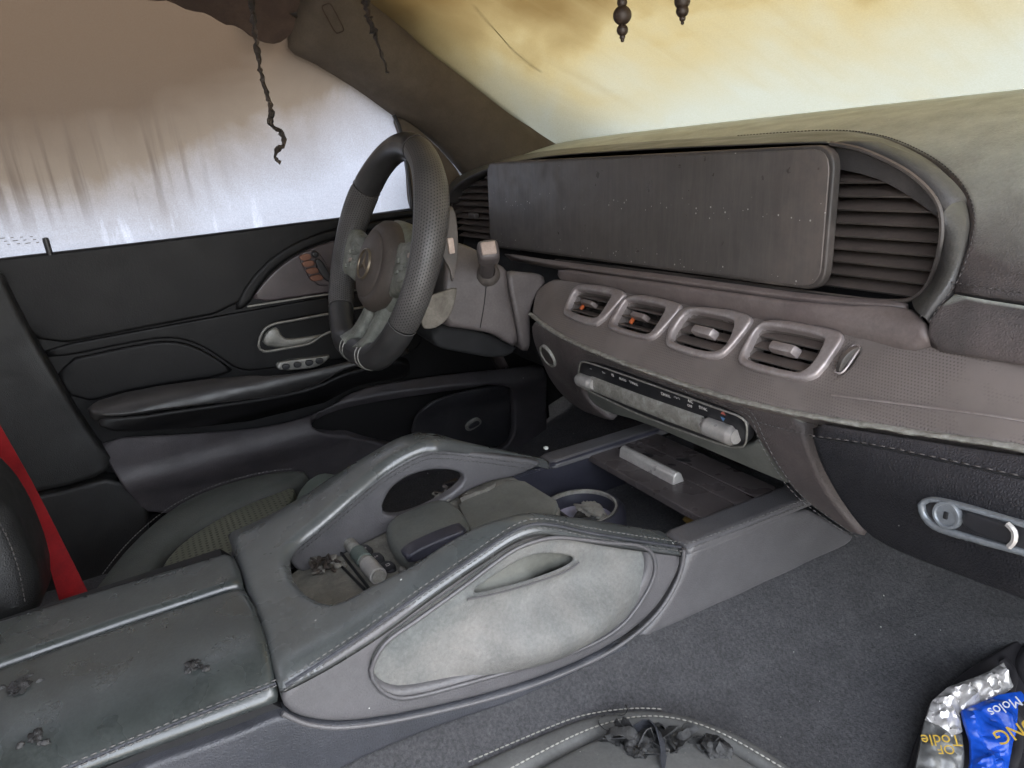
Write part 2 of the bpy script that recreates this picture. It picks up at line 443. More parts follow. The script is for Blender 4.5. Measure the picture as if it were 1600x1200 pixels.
M['mat_rubber'] = mat('black rubber mat', (.030, .028, .031), .45, grain='fine', bump=.2, dust=(.05, .047, .05), amount=.4)
M['belt'] = mat('red webbing', (.17, .0045, .006), .8, grain='fine', bump=.6, col2=(.13, .0035, .005), spec=.2, ns=40)
M['column'] = mat('column shroud plastic', (.096, .082, .080), .5, grain='fine', bump=.2, dust=(.135, .118, .115), amount=.5, topdust_sheen=((.2, .185, .17), .6))
M['wheel_leather'] = mat('smooth rim leather', (.035, .034, .034), .40, grain='soft', bump=.12, dust=(.07, .068, .066), amount=.4)
M['hub'] = mat('sooty airbag cover', (.075, .060, .050), .6, grain='fine', bump=.2, dust=(.12, .10, .085), amount=.5)
M['spoke'] = mat('mouldy spoke plastic', (.17, .178, .15), .45, grain='rough', bump=.7, col2=(.055, .058, .048), ns=34, dust=(.34, .35, .30), amount=.75, dscale=35)
M['emblem'] = mat('tarnished emblem', (.20, .16, .11), .4, metal=.5, grain='fine', bump=.1)
M['copper'] = mat('copper tinted keys', (.20, .085, .05), .45, metal=.3, grain='fine', bump=.1, dust=(.26, .13, .09), amount=.6)
M['orange'] = mat('orange clip', (.55, .12, .03), .5)
M['icon'] = mat('pale icon print', (.50, .47, .45), .6)
M['icon_red'] = mat('red print', (.45, .12, .09), .6); M['icon_blue'] = mat('blue print', (.1, .22, .42), .6)
M['paddle'] = mat('ashy paddle', (.13, .115, .095), .55, metal=.3, grain='rough', bump=.4, dust=(.24, .22, .19), amount=.7, dscale=50)
M['pinkish'] = mat('pale pinkish insert', (.42, .33, .28), .5, grain='rough', bump=.2)
M['bead'] = mat('dark wooden bead', (.035, .022, .014), .5, grain='fine', bump=.2)
M['white_chip'] = mat('white crumb', (.7, .7, .66), .7)
M['cup_white'] = mat('pale torn film', (.42, .40, .46), .45, grain='fine', bump=.2, col2=(.30, .27, .36))
M['foil'] = mat('crumpled foil', (.78, .76, .74), .25, metal=.45, grain=None, dust=(.42, .36, .3), amount=.4, dscale=40)
M['foil_blue'] = mat('blue wrapper print', (.012, .085, .52), .3, col2=(.01, .07, .44))
M['foil_grey'] = mat('grey wrapper print', (.22, .22, .21), .35, metal=.2)
M['yellow'] = mat('yellow print', (.62, .40, .05), .4); M['white'] = mat('white print', (.72, .72, .74), .5)
M['brownchip'] = mat('brown film', (.30, .19, .05), .6)

def screen_mat():
    m_, t, nd, lk, bs = nt('sooty display glass'); P = wpos(t)
    st = scaled(t, P, (170, 170, 5))
    a = ramp(t, noise(t, st, 1.0, 5, .7), .42, .68)
    b = ramp(t, noise(t, P, 11, 7, .65), .4, .75)
    c = mixc(t, b, (.066, .059, .055), (.100, .089, .082))
    c = mixc(t, mathn(t, 'MULTIPLY', a, .30), c, (.140, .124, .108))
    # a dirtier brown right margin
    xs = ramp(t, sep(t, P)[0], .08, .17)
    nn = ramp(t, noise(t, P, 26, 7, .7), .4, .7, .1, .8)
    c = mixc(t, mathn(t, 'MULTIPLY', xs, nn), c, (.15, .12, .105))
    v = N(t, 'TexVoronoi', i_Scale=170); lk.new(P, v.inputs['Vector'])
    k = mathn(t, 'LESS_THAN', v.outputs['Distance'], mathn(t, 'MULTIPLY', sep(t, v.outputs['Color'])[0], .2))
    k2 = mathn(t, 'GREATER_THAN', sep(t, v.outputs['Color'])[1], .80)
    c = mixc(t, mathn(t, 'MULTIPLY', k, k2), c, (.36, .35, .32))
    lk.new(c, bs.inputs['Base Color'])
    lk.new(ramp(t, noise(t, P, 40, 5), .3, .7, .26, .5), bs.inputs['Roughness'])
    return m_
M['screen'] = screen_mat()
def bare_film(name, col):
    m_, t, nd, lk, bs = nt(name); tr_ = N(t, 'BsdfTranslucent'); tr_.inputs[0].default_value = (*col, 1); lk.new(tr_.outputs[0], nd['Material Output'].inputs[0]); return m_
M['scratch'] = bare_film('scratch through the soot film', (.20, .215, .26)); M['run_dark'] = bare_film('thick soot run', (.14, .112, .06))

def perf_mat(name, col, dot, nu, nv, uv=True, bumpd=.0012, dust=None, mask=False):
    """leather with rows of punched holes"""
    m_, t, nd, lk, bs = nt(name)
    P = wpos(t)
    if uv:
        src = N(t, 'UVMap').outputs[0]
    else: src = P
    s = sep(t, src)
    a = mathn(t, 'MULTIPLY', s[0], nu); b = mathn(t, 'MULTIPLY', s[1], nv)
    row = mathn(t, 'FLOOR', b)
    a2 = mathn(t, 'ADD', a, mathn(t, 'MULTIPLY', mathn(t, 'MODULO', row, 2), .5))
    fa = mathn(t, 'SUBTRACT', mathn(t, 'FRACT', a2), .5); fb = mathn(t, 'SUBTRACT', mathn(t, 'FRACT', b), .5)
    d = mathn(t, 'SQRT', mathn(t, 'ADD', mathn(t, 'MULTIPLY', fa, fa), mathn(t, 'MULTIPLY', fb, fb)))
    k = ramp(t, d, .2, .3)
    if mask:      # the dimples show only where the soot was wiped thin
        k = mathn(t, 'MAXIMUM', k, ramp(t, noise(t, P, 13, 4), .47, .56, 0., 1.))
    c0 = mixc(t, ramp(t, noise(t, P, 16, 6), .35, .7), col, dust or tuple(x*1.5 for x in col))
    c = mixc(t, k, dot, c0); lk.new(c, bs.inputs['Base Color'])
    bs.inputs['Roughness'].default_value = .45
    h = mathn(t, 'ADD', k, mathn(t, 'MULTIPLY', noise(t, P, 500, 3), .15))
    bm_ = N(t, 'Bump', i_Strength=.8, i_Distance=bumpd); lk.new(h, bm_.inputs['Height']); lk.new(bm_.outputs[0], bs.inputs['Normal'])
    return m_
M['perf_rim'] = perf_mat('perforated rim leather', (.060, .057, .055), (.013, .012, .012), 230, 38, True, .0008, (.10, .094, .09))
M['perf_seat'] = perf_mat('perforated seat leather', (.085, .090, .064), (.02, .022, .014), 130, 130, False, .0008, (.12, .125, .092))
M['knit'] = perf_mat('dimpled trim', (.138, .117, .106), (.100, .084, .076), 330, 480, False, .0005, (.185, .156, .142), True)

def stained_glass(name, clean, mid, dark, lo, hi, streak, coord, tr=.94, spots=True, angle=0, extra=None, cl=.34):
    """glass filmed over with soot: lets light through diffusely, tinted by the film"""
    m_, t, nd, lk, bs = nt(name); P = wpos(t); s = sep(t, P)
    st = scaled(t, P, streak)
    wig = mathn(t, 'MULTIPLY', mathn(t, 'SUBTRACT', noise(t, st, 1., 4, .6), .5), angle or .16)
    cloud = mathn(t, 'MULTIPLY', mathn(t, 'SUBTRACT', noise(t, P, 4.2, 7, .6, .6), .5), cl)
    h = mathn(t, 'ADD', mathn(t, 'ADD', coord(t, s), wig), cloud)
    f1 = ramp(t, h, lo[0], lo[1]); f2 = ramp(t, h, hi[0], hi[1])
    c = mixc(t, f1, clean, mid); c = mixc(t, f2, c, dark)
    if extra: c = extra(t, P, s, c)
    g = mixc(t, ramp(t, noise(t, P, 420, 4, .7), .35, .65, 0, .3), c, tuple(x*.6 for x in mid))
    tr_ = N(t, 'BsdfTranslucent'); lk.new(g, tr_.inputs[0])
    df = N(t, 'BsdfDiffuse'); lk.new(mixc(t, 1., g, (.45, .42, .40), 'MULTIPLY'), df.inputs[0])
    mx = N(t, 'MixShader'); mx.inputs[0].default_value = 1-tr
    lk.new(tr_.outputs[0], mx.inputs[1]); lk.new(df.outputs[0], mx.inputs[2])
    gl = N(t, 'BsdfGlossy', i_Roughness=.35); gl.inputs[0].default_value = (1, 1, 1, 1)
    m2 = N(t, 'MixShader'); m2.inputs[0].default_value = .03
    lk.new(mx.outputs[0], m2.inputs[1]); lk.new(gl.outputs[0], m2.inputs[2])
    lk.new(m2.outputs[0], nd['Material Output'].inputs[0])
    return m_
# side window: soot thick at the top, runs of water through it, almost clean at the sill
def drips(t, P, s, c):
    # dark runs that start in the soot and trail off towards the sill
    a = noise(t, scaled(t, P, (1, 62, 2.2)), 1., 3, .55, .1)
    k = ramp(t, a, .50, .62)
    zone = mathn(t, 'MULTIPLY', ramp(t, s[2], .10, .19), ramp(t, s[2], .34, .24)); zone = mathn(t, 'MULTIPLY', zone, ramp(t, s[1], -.36, -.52))
    c = mixc(t, mathn(t, 'MULTIPLY', mathn(t, 'MULTIPLY', k, zone), .6), c, (.0200, .0135, .0098))
    b = ramp(t, noise(t, scaled(t, P, (1, 40, 7)), 1., 4, .6), .60, .72)
    lowz = ramp(t, s[2], .16, .08)
    return mixc(t, mathn(t, 'MULTIPLY', mathn(t, 'MULTIPLY', b, lowz), .5), c, (.26, .285, .34))
M['window'] = stained_glass('sooted side glass', (.155, .167, .196), (.060, .049, .038), (.0250, .0165, .0103), (.05, .20), (.17, .30), (1, 16, 3.0),
    lambda t, s: mathn(t, 'ADD', s[2], mathn(t, 'MULTIPLY', mathn(t, 'MAXIMUM', mathn(t, 'ADD', s[1], .5), 0.), -.28)), angle=.03, cl=.17, extra=drips)
# windscreen: yellow brown soot near the roof, runs slanting down the glass
def runs(t, P, s, c):
    a = noise(t, scaled(t, P, (46, 2.2, 2.2)), 1., 4, .6, .05)
    k = mathn(t, 'MULTIPLY', ramp(t, a, .52, .70), ramp(t, s[2], .18, .30))
    return mixc(t, mathn(t, 'MULTIPLY', k, .35), c, (.20, .180, .128))
M['windscreen'] = stained_glass('sooted windscreen', (.235, .246, .236), (.232, .211, .150), (.150, .122, .075), (.20, .36), (.34, .44), (26, 2, 2),
    lambda t, s: mathn(t, 'ADD', s[2], mathn(t, 'MULTIPLY', s[0], -.04)), angle=.05, cl=.26, extra=runs)

# ------------------------------------------------------------------ shell: windscreen, side glass, pillar, roof, door
ws_base = [at(838, 236, 'y', .235), at(862, 230, 'y', .275), at(1000, 213, 'y', .47), at(1150, 194, 'y', .58), at(1350, 172, 'y', .65), at(1600, 147, 'y', .68), at(1900, 110, 'y', .66), (.55, .55, .16), (.78, .30, .155)]
ws_base = resample(cr(ws_base, 8), None, n=70)
rows = []
for k in range(24):
    t = k/23*1.0-.12
    r_ = ws_base.copy(); r_[:, 1] -= t*.86; r_[:, 2] += t*.50-.03*t*t; r_[:, 0] *= (1-.10*max(t, 0))
    rows.append(r_)
ws = loft('windscreen', rows, M['windscreen'])
sm_ = ws.modifiers.new('thickness', 'SOLIDIFY'); sm_.thickness = .005; sm_.offset = 1
tag(ws, 'windscreen filmed over with yellow brown soot, bright along its base', 'windscreen')

GL = Ext('y', [(-.852, -.05), (-.845, .08), (-.825, .22), (-.785, .36), (-.72, .5), (-.68, .56)])
def gl_s(z): return float(np.interp(z, GL.P[:, 1], GL.L))
# driver door: one thing, its panels and its glass are parts
door = thing('driver_door', 'black leather driver door with sooted window and silver pull handle', 'car door', (-.80, -.3, -.6))
gl = panel('window_glass', GL, [(-1.4, gl_s(.03)), (.1, gl_s(.03)), (.1, gl_s(.55)), (-1.4, gl_s(.55))], M['window'], door, th=.004, rd=0, px=False, ck=0, res=.04)
tag(gl, 'side window brown with soot above and pale at the sill')
D = Ext('y', [(-.80, .12), (-.80, -.60)])
base = Ext('y', [(-.808, .065), (-.808, -.62)])
panel('door_backing', base, [(-1.05, -.0), (.22, -.0), (.22, .62), (-1.05, .62)], M['door_leather'], door, th=.02, rd=0, px=False, ck=0, res=.1)
panel('upper_panel', D, [(-110, 418), (0, 404), (160, 386), (320, 367), (500, 344), (662, 325), (664, 336), (580, 347), (510, 362), (450, 388), (408, 425), (370, 485), (230, 512), (60, 545), (20, 480), (-110, 470)], M['door_leather'], door, th=.02, rd=.005, ck=1, res=.02)
panel('inlay_border', D, [(364, 486), (385, 441), (428, 396), (488, 366), (560, 349), (664, 336), (664, 352), (560, 364), (490, 383), (442, 409), (412, 438), (386, 481)], M['door_leather'], door, th=.02, rd=.006, ck=1, res=.016, off=.003)
inl = panel('trim_inlay', D, [(388, 476), (412, 441), (442, 412), (482, 389), (530, 374), (664, 356), (664, 436), (510, 458)], M['door_trim'], door, th=.012, rd=.003, ck=1, res=.02, off=-.003)
tube('chrome_strip', D.path([(386, 479), (450, 469), (515, 459), (664, 438)], 4, .02, .0), .0022, M['chrome_dull'], door, k=6)
panel('middle_panel', D, [(66, 545), (230, 514), (380, 487), (520, 462), (668, 444), (668, 545), (600, 555), (505, 566), (430, 576), (376, 582), (345, 560), (310, 538), (272, 528), (225, 532), (72, 564)], M['door_leather'], door, th=.02, rd=.004, ck=1, res=.02, off=-.002,
      holes=[[(404, 542), (409, 520), (424, 506), (460, 499), (520, 488), (590, 476), (590, 500), (505, 522), (482, 537), (440, 546), (412, 550)]])
panel('lower_inset', D, [(78, 568), (225, 536), (272, 532), (308, 542), (344, 563), (372, 585), (215, 607), (118, 634)], M['door_leather'], door, th=.02, rd=.005, ck=1, res=.02, off=.002)
# release handle bowl
hb = panel('handle_bowl', D, [(398, 555), (402, 505), (520, 480), (600, 470), (600, 510), (500, 545)], M['door_trim'], door, off=-.03, th=.004, rd=0, ck=0)
tube('handle_bezel', D.path([(404, 540), (410, 519), (425, 507), (460, 500), (520, 489), (585, 478), (588, 495), (540, 510), (505, 523), (482, 537), (440, 545), (413, 549)], 5, .008, .001, True), .0026, M['chrome_dull'], door, closed=True, k=8)
panel('door_pull', D, [(409, 540), (416, 519), (430, 511), (436, 514), (441, 526), (450, 531), (500, 524), (520, 520), (500, 528), (478, 539), (440, 545)], M['chrome_dull'], door, off=-.004, th=.012, rd=.003, ck=1, res=.01, crown=(.004, .01))
# switches
sp = panel('seat_switch_panel', D, [(462, 397), (490, 390), (500, 395), (525, 440), (520, 446), (490, 446)], M['door_trim'], door, off=.004, th=.008, rd=.002, ck=1, res=.008)
for k, (a, b) in enumerate([((464, 398), (474, 395)), ((468, 408), (483, 404)), ((474, 419), (490, 415)), ((480, 430), (496, 427))]):
    (x0, y0) = a
    panel('memory_key', D, [(x0+1, y0+1), (x0+18+k, y0-3), (x0+23+k, y0+6), (x0+6, y0+10)], M['copper'], sp, off=.009, th=.006, rd=.0012, ck=1, res=.005)
panel('seat_back_switch', D, [(484, 394), (492, 391), (497, 396), (494, 402), (487, 402)], M['black_plastic'], sp, off=.013, th=.01, rd=.003, ck=2, res=.005)
panel('seat_cushion_switch', D, [(488, 405), (498, 402), (512, 425), (522, 436), (512, 442), (498, 428)], M['black_plastic'], sp, off=.014, th=.01, rd=.003, ck=2, res=.005)
ws_ = panel('window_switch_plate', D, [(430, 571), (434, 564), (500, 556), (518, 553), (500, 570), (480, 575), (436, 578)], M['chrome_dull'], door, off=.010, th=.012, rd=.002, ck=1, res=.008)
for (u, v) in [(444, 570), (462, 567), (480, 564), (496, 561)]:
    panel('window_switch', D, [(u-6, v-1), (u, v-4), (u+7, v-3), (u+6, v+4), (u-4, v+6)], M['black_plastic'], ws_, off=.017, th=.01, rd=.002, ck=2, res=.005)
# armrest
AR_ = Ext('y', [(-.80, -.115), (-.792, -.145), (-.77, -.165), (-.735, -.176), (-.708, -.186), (-.698, -.203), (-.704, -.225), (-.735, -.255), (-.79, -.285)])
arm = panel('armrest_pad', AR_, [(131, 632), (215, 606), (370, 586), (430, 588), (505, 574), (565, 558), (640, 540), (640, 556), (572, 570), (532, 580), (492, 604), (430, 619), (300, 635), (200, 650), (150, 650)], M['door_armrest'], door, th=.02, rd=.004, ck=1, res=.016, crown=(.004, .02))
panel('armrest_front', AR_, [(148, 650), (200, 651), (300, 638), (430, 623), (494, 608), (536, 584), (575, 574), (640, 560), (640, 590), (570, 600), (540, 612), (490, 640), (430, 655), (300, 668), (220, 676), (160, 674)], M['door_leather'], door, th=.02, rd=.006, ck=1, res=.018)
stitches('armrest_stitching', AR_.path([(160, 646), (200, 645), (300, 632), (430, 615), (490, 600), (530, 577)], 5, .004, .0045), M['thread_dark'], arm, .006, .004, .0005)
# lower door with map pocket
DL = Ext('y', [(-.80, -.25), (-.775, -.285), (-.75, -.305), (-.738, -.325), (-.742, -.35), (-.762, -.38), (-.77, -.45), (-.77, -.62)])
low = panel('lower_panel', DL, [(150, 684), (300, 676), (430, 664), (500, 642), (560, 605), (640, 592), (700, 583), (800, 573), (860, 566), (860, 760), (640, 760), (240, 830), (170, 720)], M['door_lower'], door, th=.02, rd=.006, ck=1, res=.024,
      holes=[[(482, 663), (492, 645), (530, 630), (620, 612), (720, 603), (790, 600), (806, 615), (806, 700), (740, 706), (640, 700), (560, 688), (500, 675)]])
panel('pocket_lining', Ext('y', [(-.81, -.2), (-.81, -.6)]), [(440, 690), (470, 620), (840, 560), (850, 760), (600, 760)], M['black_plastic'], door, th=.004, rd=0, ck=0, res=.08)
panel('kick_plate', DL, [(640, 705), (665, 640), (700, 616), (790, 603), (804, 620), (804, 698), (742, 704)], M['black_plastic'], door, off=-.012, th=.006, rd=.004, ck=2, res=.02)
bs_ = panel('tailgate_switch', DL, [(729, 666), (746, 654), (754, 657), (755, 664), (738, 675), (731, 675)], M['chrome_dull'], door, off=-.006, th=.006, rd=.001, ck=1, res=.006)
panel('switch_key', DL, [(733, 667), (746, 658), (751, 660), (751, 664), (738, 671), (734, 671)], M['black_plastic'], bs_, off=-.003, th=.006, rd=.001, ck=1, res=.006)
lk_ = lathe('lock_pin', [(.0001, .028), (.0045, .027), (.0052, .022), (.0048, -.01)], Matrix.Translation(Vector(at(78, 397, 'x', -.805))), M['black_plastic'], door, k=12)
# glass etching near the sill: two rows of tiny marks
for k in range(12):
    u = 4+k*5; v = 372+(k % 3)*5-k*.3
    p3 = GL.pos([GL.hit(u, v)], .0015)[0]
    rbox('etched_mark', basis(p3, (0, 1, 0), (0, 0, 1)), (.0045 if k % 4 else .008, .0012, .0004), 0, M['slat'], gl)

wsv = np.array(rows).reshape(-1, 3); wd = wsv-C0; wz = wd @ AF; wpx = np.stack([800+FPX*(wd @ AR)/wz, 600-FPX*(wd @ AU)/wz], -1)
def on_ws(u, v):
    k_ = np.argsort(((wpx-np.array([u, v]))**2).sum(1))[:4]; w_ = 1/(((wpx[k_]-np.array([u, v]))**2).sum(1)+1); z_ = (wz[k_]*w_).sum()/w_.sum()
    return C0+ray(u, v)*(z_-.004)
tube('soot_run', resample(cr([on_ws(*q) for q in ((742, 8), (758, 28), (778, 52), (800, 76), (826, 98), (846, 112))], 5), .008), [.0022, .002, .0016, .0012, .0006] if False else .0007, M['run_dark'], ws, k=5)
# A pillar trim
inner = [(870, 238, .262), (858, 231, .25), (830, 213, .21), (790, 183, .155), (720, 126, .06), (650, 76, -.03), (590, 29, -.105), (545, -6, -.16), (515, -45, -.19)]
I3 = resample(cr([at(u, v, 'y', y) for u, v, y in inner], 6), None, n=40)
outer = [(738, 300), (722, 276), (700, 246), (660, 206), (612, 177), (560, 139), (495, 98), (452, 74), (452, 40), (460, 0), (470, -45)]
O3 = resample(cr([GL.pos([GL.hit(u, v)], .012)[0] for u, v in outer], 6), None, n=40)
O3[:8] += np.linspace(1, 0, 8)[:, None]*np.array([.03, 0, 0])
rows = []
for i in range(40):
    c_ = (O3[i]+I3[i])/2+np.array([.055, -.03, -.012])
    t = np.linspace(0, 1, 14)[:, None]
    r_ = (1-t)**2*O3[i]+2*t*(1-t)*c_+t*t*I3[i]
    r_ = np.vstack([r_[0]+np.array([-.02, .0, .0]), r_, r_[-1]+np.array([-.015, .02, .01])])
    rows.append(r_)
pil = thing('windscreen_pillar', 'brown sooted pillar trim between side window and windscreen', 'pillar', tuple(O3[0]))
loft('pillar_cover', rows, M['pillar'], pil)
# airbag plate in the trim
def pil_pt(i, j): return np.array(rows[i][j])
RW = np.array(rows)
def to_px(X):
    d = np.asarray(X)-C0; z_ = d @ AF; return np.stack([800+FPX*(d @ AR)/z_, 600-FPX*(d @ AU)/z_], -1)
q_ = to_px(RW[:, 1:-1]); i_, j_ = np.unravel_index(np.argmin(((q_-np.array([517, 24]))**2).sum(-1)), q_.shape[:2]); j_ += 1
i_ = min(max(i_, 2), 37); j_ = min(max(j_, 2), 13)
ta = RW[i_+2, j_]-RW[i_-2, j_]; ta /= np.linalg.norm(ta); tb = RW[i_, j_+1]-RW[i_, j_-1]; nn_ = np.cross(ta, tb); nn_ /= np.linalg.norm(nn_)
if np.dot(nn_, C0-RW[i_, j_]) < 0: nn_ = -nn_
tb = np.cross(nn_, ta); ca = RW[i_, j_]+nn_*.0022
tube('airbag_plate', np.array([ca+ta*.027*np.sign(math.cos(a))*abs(math.cos(a))**.35+tb*.0085*np.sign(math.sin(a))*abs(math.sin(a))**.35 for a in np.linspace(0, 2*math.pi, 48, endpoint=False)]), .0011, M['headliner'], pil, closed=True, k=6)
SAIL = Ext('y', [(-.806, .3), (-.806, -.2)])
panel('corner_cover', SAIL, [(613, 178), (640, 190), (668, 213), (702, 248), (726, 280), (705, 300), (655, 328), (642, 326), (638, 250), (624, 200)], M['pillar'], pil, th=.02, rd=.004, ck=1, res=.02)
tube('glass_run', SAIL.path([(614, 180), (624, 202), (634, 250), (640, 300), (642, 326)], 4, .02, .004), .004, M['black_plastic'], pil, k=6)

# roof rail and roof
RR = Ext('y', [(-.775, .36), (-.745, .405), (-.69, .45), (-.62, .48), (-.5, .50)])
edge = [(190, -14), (215, -4), (240, 3), (262, 4), (280, 14), (300, 16), (318, 22), (335, 26), (352, 38), (372, 47), (395, 58), (420, 68), (441, 68), (462, 46), (478, 10), (488, -40)]
edge = [(u+random.uniform(-3, 3), v+random.uniform(-2.5, 3.5)) for u, v in edge]
rail = tag(panel('headliner', RR, edge+[(488, -140), (190, -140)], M['headliner'], None, th=.02, rd=.004, ck=0, res=.02, bumpf=lambda v, d: .006*np.sin(v[:, 0]*90)*np.cos(v[:, 1]*70)), 'scorched brown headliner with ragged edge above the side window', 'headliner')
rf = rbox('roof', Matrix.Translation((0, -.99, .585)), (1.30, 1.87, .05), .02, M['headliner']); tag(rf, kind='structure')
# B pillar trim
BP = Ext('y', [(-.765, .3), (-.765, -.7)])
bp = thing('door_pillar', 'black trim of the pillar behind the driver door', 'pillar', (-.765, -.85, -.6))
panel('pillar_upper_trim', BP, [(-160, 400), (-4, 418), (10, 450), (46, 520), (140, 680), (190, 735), (70, 772), (-160, 800)], M['seat_back'], bp, th=.04, rd=.01, ck=1, res=.03)
panel('pillar_lower_trim', BP, [(-160, 806), (70, 776), (192, 739), (245, 806), (200, 980), (-160, 1060)], M['seat_back'], bp, th=.04, rd=.008, ck=1, res=.03)

# ------------------------------------------------------------------ dashboard
dash = thing('dashboard', 'soot covered dashboard with wide display, four silver air vents and glovebox', 'dashboard', (0, .2, -.35))
PAD = Ext('x', [(.95, .164), (.6, .164), (.4, .163), (.28, .158), (.18, .143), (.10, .115), (.045, .078), (.008, .04), (-.014, .008), (-.02, -.015), (-.012, -.04)])
seam = [(1447, 497), (1487, 440), (1508, 382), (1512, 332), (1487, 282), (1432, 240), (1362, 213), (1280, 206), (1150, 214), (1000, 223), (850, 237), (760, 258), (700, 287)]
sp2 = PAD.px(seam)
def pad_s(y): return float(np.interp(-y, -PAD.P[:, 0], PAD.L))
sm2 = cr(sp2, 5)
# passenger side seam that divides pad and lower pad
seam2 = PAD.px([(1484, 452), (1540, 462), (1600, 471)])
top_loop = np.vstack([[seam2[0]], cr(sp2[1:], 5), [(-.80, pad_s(.06)), (-.80, pad_s(.3)), (-.80, pad_s(.8)), (.82, pad_s(.8)), (.82, seam2[2][1]+.012)], seam2[::-1][:-1]])
padp = panel('upper_pad', PAD, top_loop, M['dash_leather'], dash, th=.03, rd=.006, px=False, ck=0, res=.03)
low_loop = np.vstack([PAD.px([(1449, 498), (1486, 456), (1540, 466), (1600, 475)]), [(.82, seam2[2][1]+.016), (.82, PAD.L[-2])], PAD.px([(1600, 575), (1450, 550)])])
panel('lower_pad', PAD, low_loop, M['dash_leather'], dash, th=.03, rd=.005, px=False, ck=0, res=.02)
for o_ in (-.0045, .0045):
    P_ = cr(sp2[:9], 6); c_ = P_.mean(0); 
    tt = np.gradient(P_, axis=0); tt /= np.linalg.norm(tt, axis=1)[:, None]; nn = np.stack([-tt[:, 1], tt[:, 0]], 1)
    sgn = 1 if ((P_+nn*.01)[10][0] > P_[10][0]) else -1
    stitches('pad_stitching', PAD.pos(P_+nn*sgn*o_, .0005), M['thread_dark'], padp, .006, .0042, .0006)
stitches('pad_stitching', PAD.pos(resample(np.vstack([seam2+np.array([0, -.006]), [(.7, seam2[2][1]+.004)]]), .004), .0005), M['thread_dark'], padp, .006, .0042, .0006)

# display recess, its surround, louvres
RC = Ext('x', [(.020, .16), (.014, -.03)])
rim_px = [(703, 352), (702, 318), (716, 290), (765, 264), (850, 246), (1000, 235), (1150, 228), (1300, 224), (1352, 235), (1420, 268), (1463, 309), (1474, 350), (1468, 400), (1451, 445), (1425, 467), (1380, 470), (1300, 461), (1100, 434), (870, 406), (780, 392), (715, 376)]
rim2 = RC.px(rim_px)
rimc = cr(rim2, 6, True)
def rim_back(P):
    s_ = np.clip((P[:, 2]-.03)/.105, 0, 1)*np.clip((.42-P[:, 0])/.26, 0, 1); P = P.copy(); return P
in3 = RC.pos(cr(rim2[1:15], 8))
out3 = PAD.pos(cr(np.vstack([PAD.px([(690, 310)]), sp2[::-1]]), 8), .001)
rows = []
for i in range(len(in3)):
    c_ = in3[i]*.30+out3[i]*.70+np.array([0, -.012, .003])
    t = np.linspace(0, 1, 10)[:, None]
    r_ = (1-t)**2*in3[i]+2*t*(1-t)*c_+t*t*out3[i]
    r_ = np.vstack([in3[i]+np.array([0, .035, 0]), r_, out3[i]+np.array([0, .01, -.01])]); rows.append(r_)
loft('display_hood', rows, M['hood'], dash)
tube('recess_rim', rim_back(RC.pos(resample(np.vstack([cr(rim2[7:19], 6)]), .006), .002)), .0022, M['slat'], dash, k=6)
RB = Ext('x', [(.072, .2), (.066, -.06)])
panel('recess_back', RB, [(690, 380), (690, 302), (765, 270), (1000, 242), (1320, 230), (1420, 276), (1480, 322), (1480, 400), (1440, 478), (1000, 440)], M['black'], dash, th=.01, rd=0, ck=0, res=.08)
def xspan(z, poly):
    xs = []
    for i in range(len(poly)):
        (x0, z0), (x1, z1) = poly[i], poly[(i+1) % len(poly)]
        if (z0 > z) != (z1 > z): xs.append(x0+(z-z0)/(z1-z0)*(x1-x0))
    return (min(xs), max(xs)) if xs else None
rim3 = RC.pos(rimc); poly = rim3[:, [0, 2]]
def louvre(x0, x1, z):
    sec = [(.027, z+.0005), (.028, z-.0012), (.043, z+.004), (.060, z+.0075), (.060, z+.009), (.041, z+.0062)]
    V = [(x, y, zz) for x in (x0, x1) for y, zz in sec]; n = len(sec)
    F = [(i, (i+1) % n, n+(i+1) % n, n+i) for i in range(n)]+[tuple(range(n-1, -1, -1)), tuple(range(n, 2*n))]
    mesh('louvre', V, F, M['slat'], dash, sharp=40)
for k in range(12):
    z = -.012+.0125*k
    r_ = xspan(z, poly); r2 = xspan(z+.010, poly)
    if r_ is None: continue
    if r2 is None: continue
    xr, xl = min(r_[1], r2[1])-.004, max(r_[0], r2[0])+.004
    if xr > .16: louvre(.12, xr, z)
    if xl < -.57: louvre(xl, -.50, z)
WG = Ext('x', [(.026, .16), (.022, -.03)])
panel('recess_wedge', WG, [(1296, 228), (1352, 237), (1420, 270), (1463, 311), (1474, 352), (1462, 338), (1436, 318), (1400, 294), (1360, 275), (1296, 262)], M['hood'], dash, th=.004, rd=.001, ck=1, res=.010)
kn = at(740, 337, 'y', .027)
rbox('vent_knob', basis(kn, (1, 0, 0), (0, 0, 1)), (.03, .012, .012), .004, M['slat'], dash)

# display
SC = Ext('x', [(.0133, .156), (-.0017, -.02)])
sc_px = [(760, 254), (1306, 225), (1287, 456), (766, 385)]
S2 = SC.px(sc_px)
def rrect(P, r, n=6):
    """round the corners of a quad"""
    out = []; m_ = len(P)
    for i in range(m_):
        p0, p1, p2 = P[i-1], P[i], P[(i+1) % m_]
        a = (p0-p1)/np.linalg.norm(p0-p1); b = (p2-p1)/np.linalg.norm(p2-p1)
        A, B = p1+a*r, p1+b*r
        for k in range(n+1):
            t = k/n; out.append((1-t)**2*A+2*t*(1-t)*p1+t*t*B)
    return np.array(out)
disp = panel('display', SC, rrect(S2, .024), M['slat'], dash, th=.009, rd=.0022, px=False, ck=0, res=.010)
c_ = S2.mean(0)
Sin = np.array([p+np.sign(c_-p)*np.array([.0045, .0035]) for p in S2])
panel('display_glass', SC, rrect(Sin, .022), M['screen'], disp, off=.0012, th=.004, rd=.0008, px=False, ck=0, res=.010)

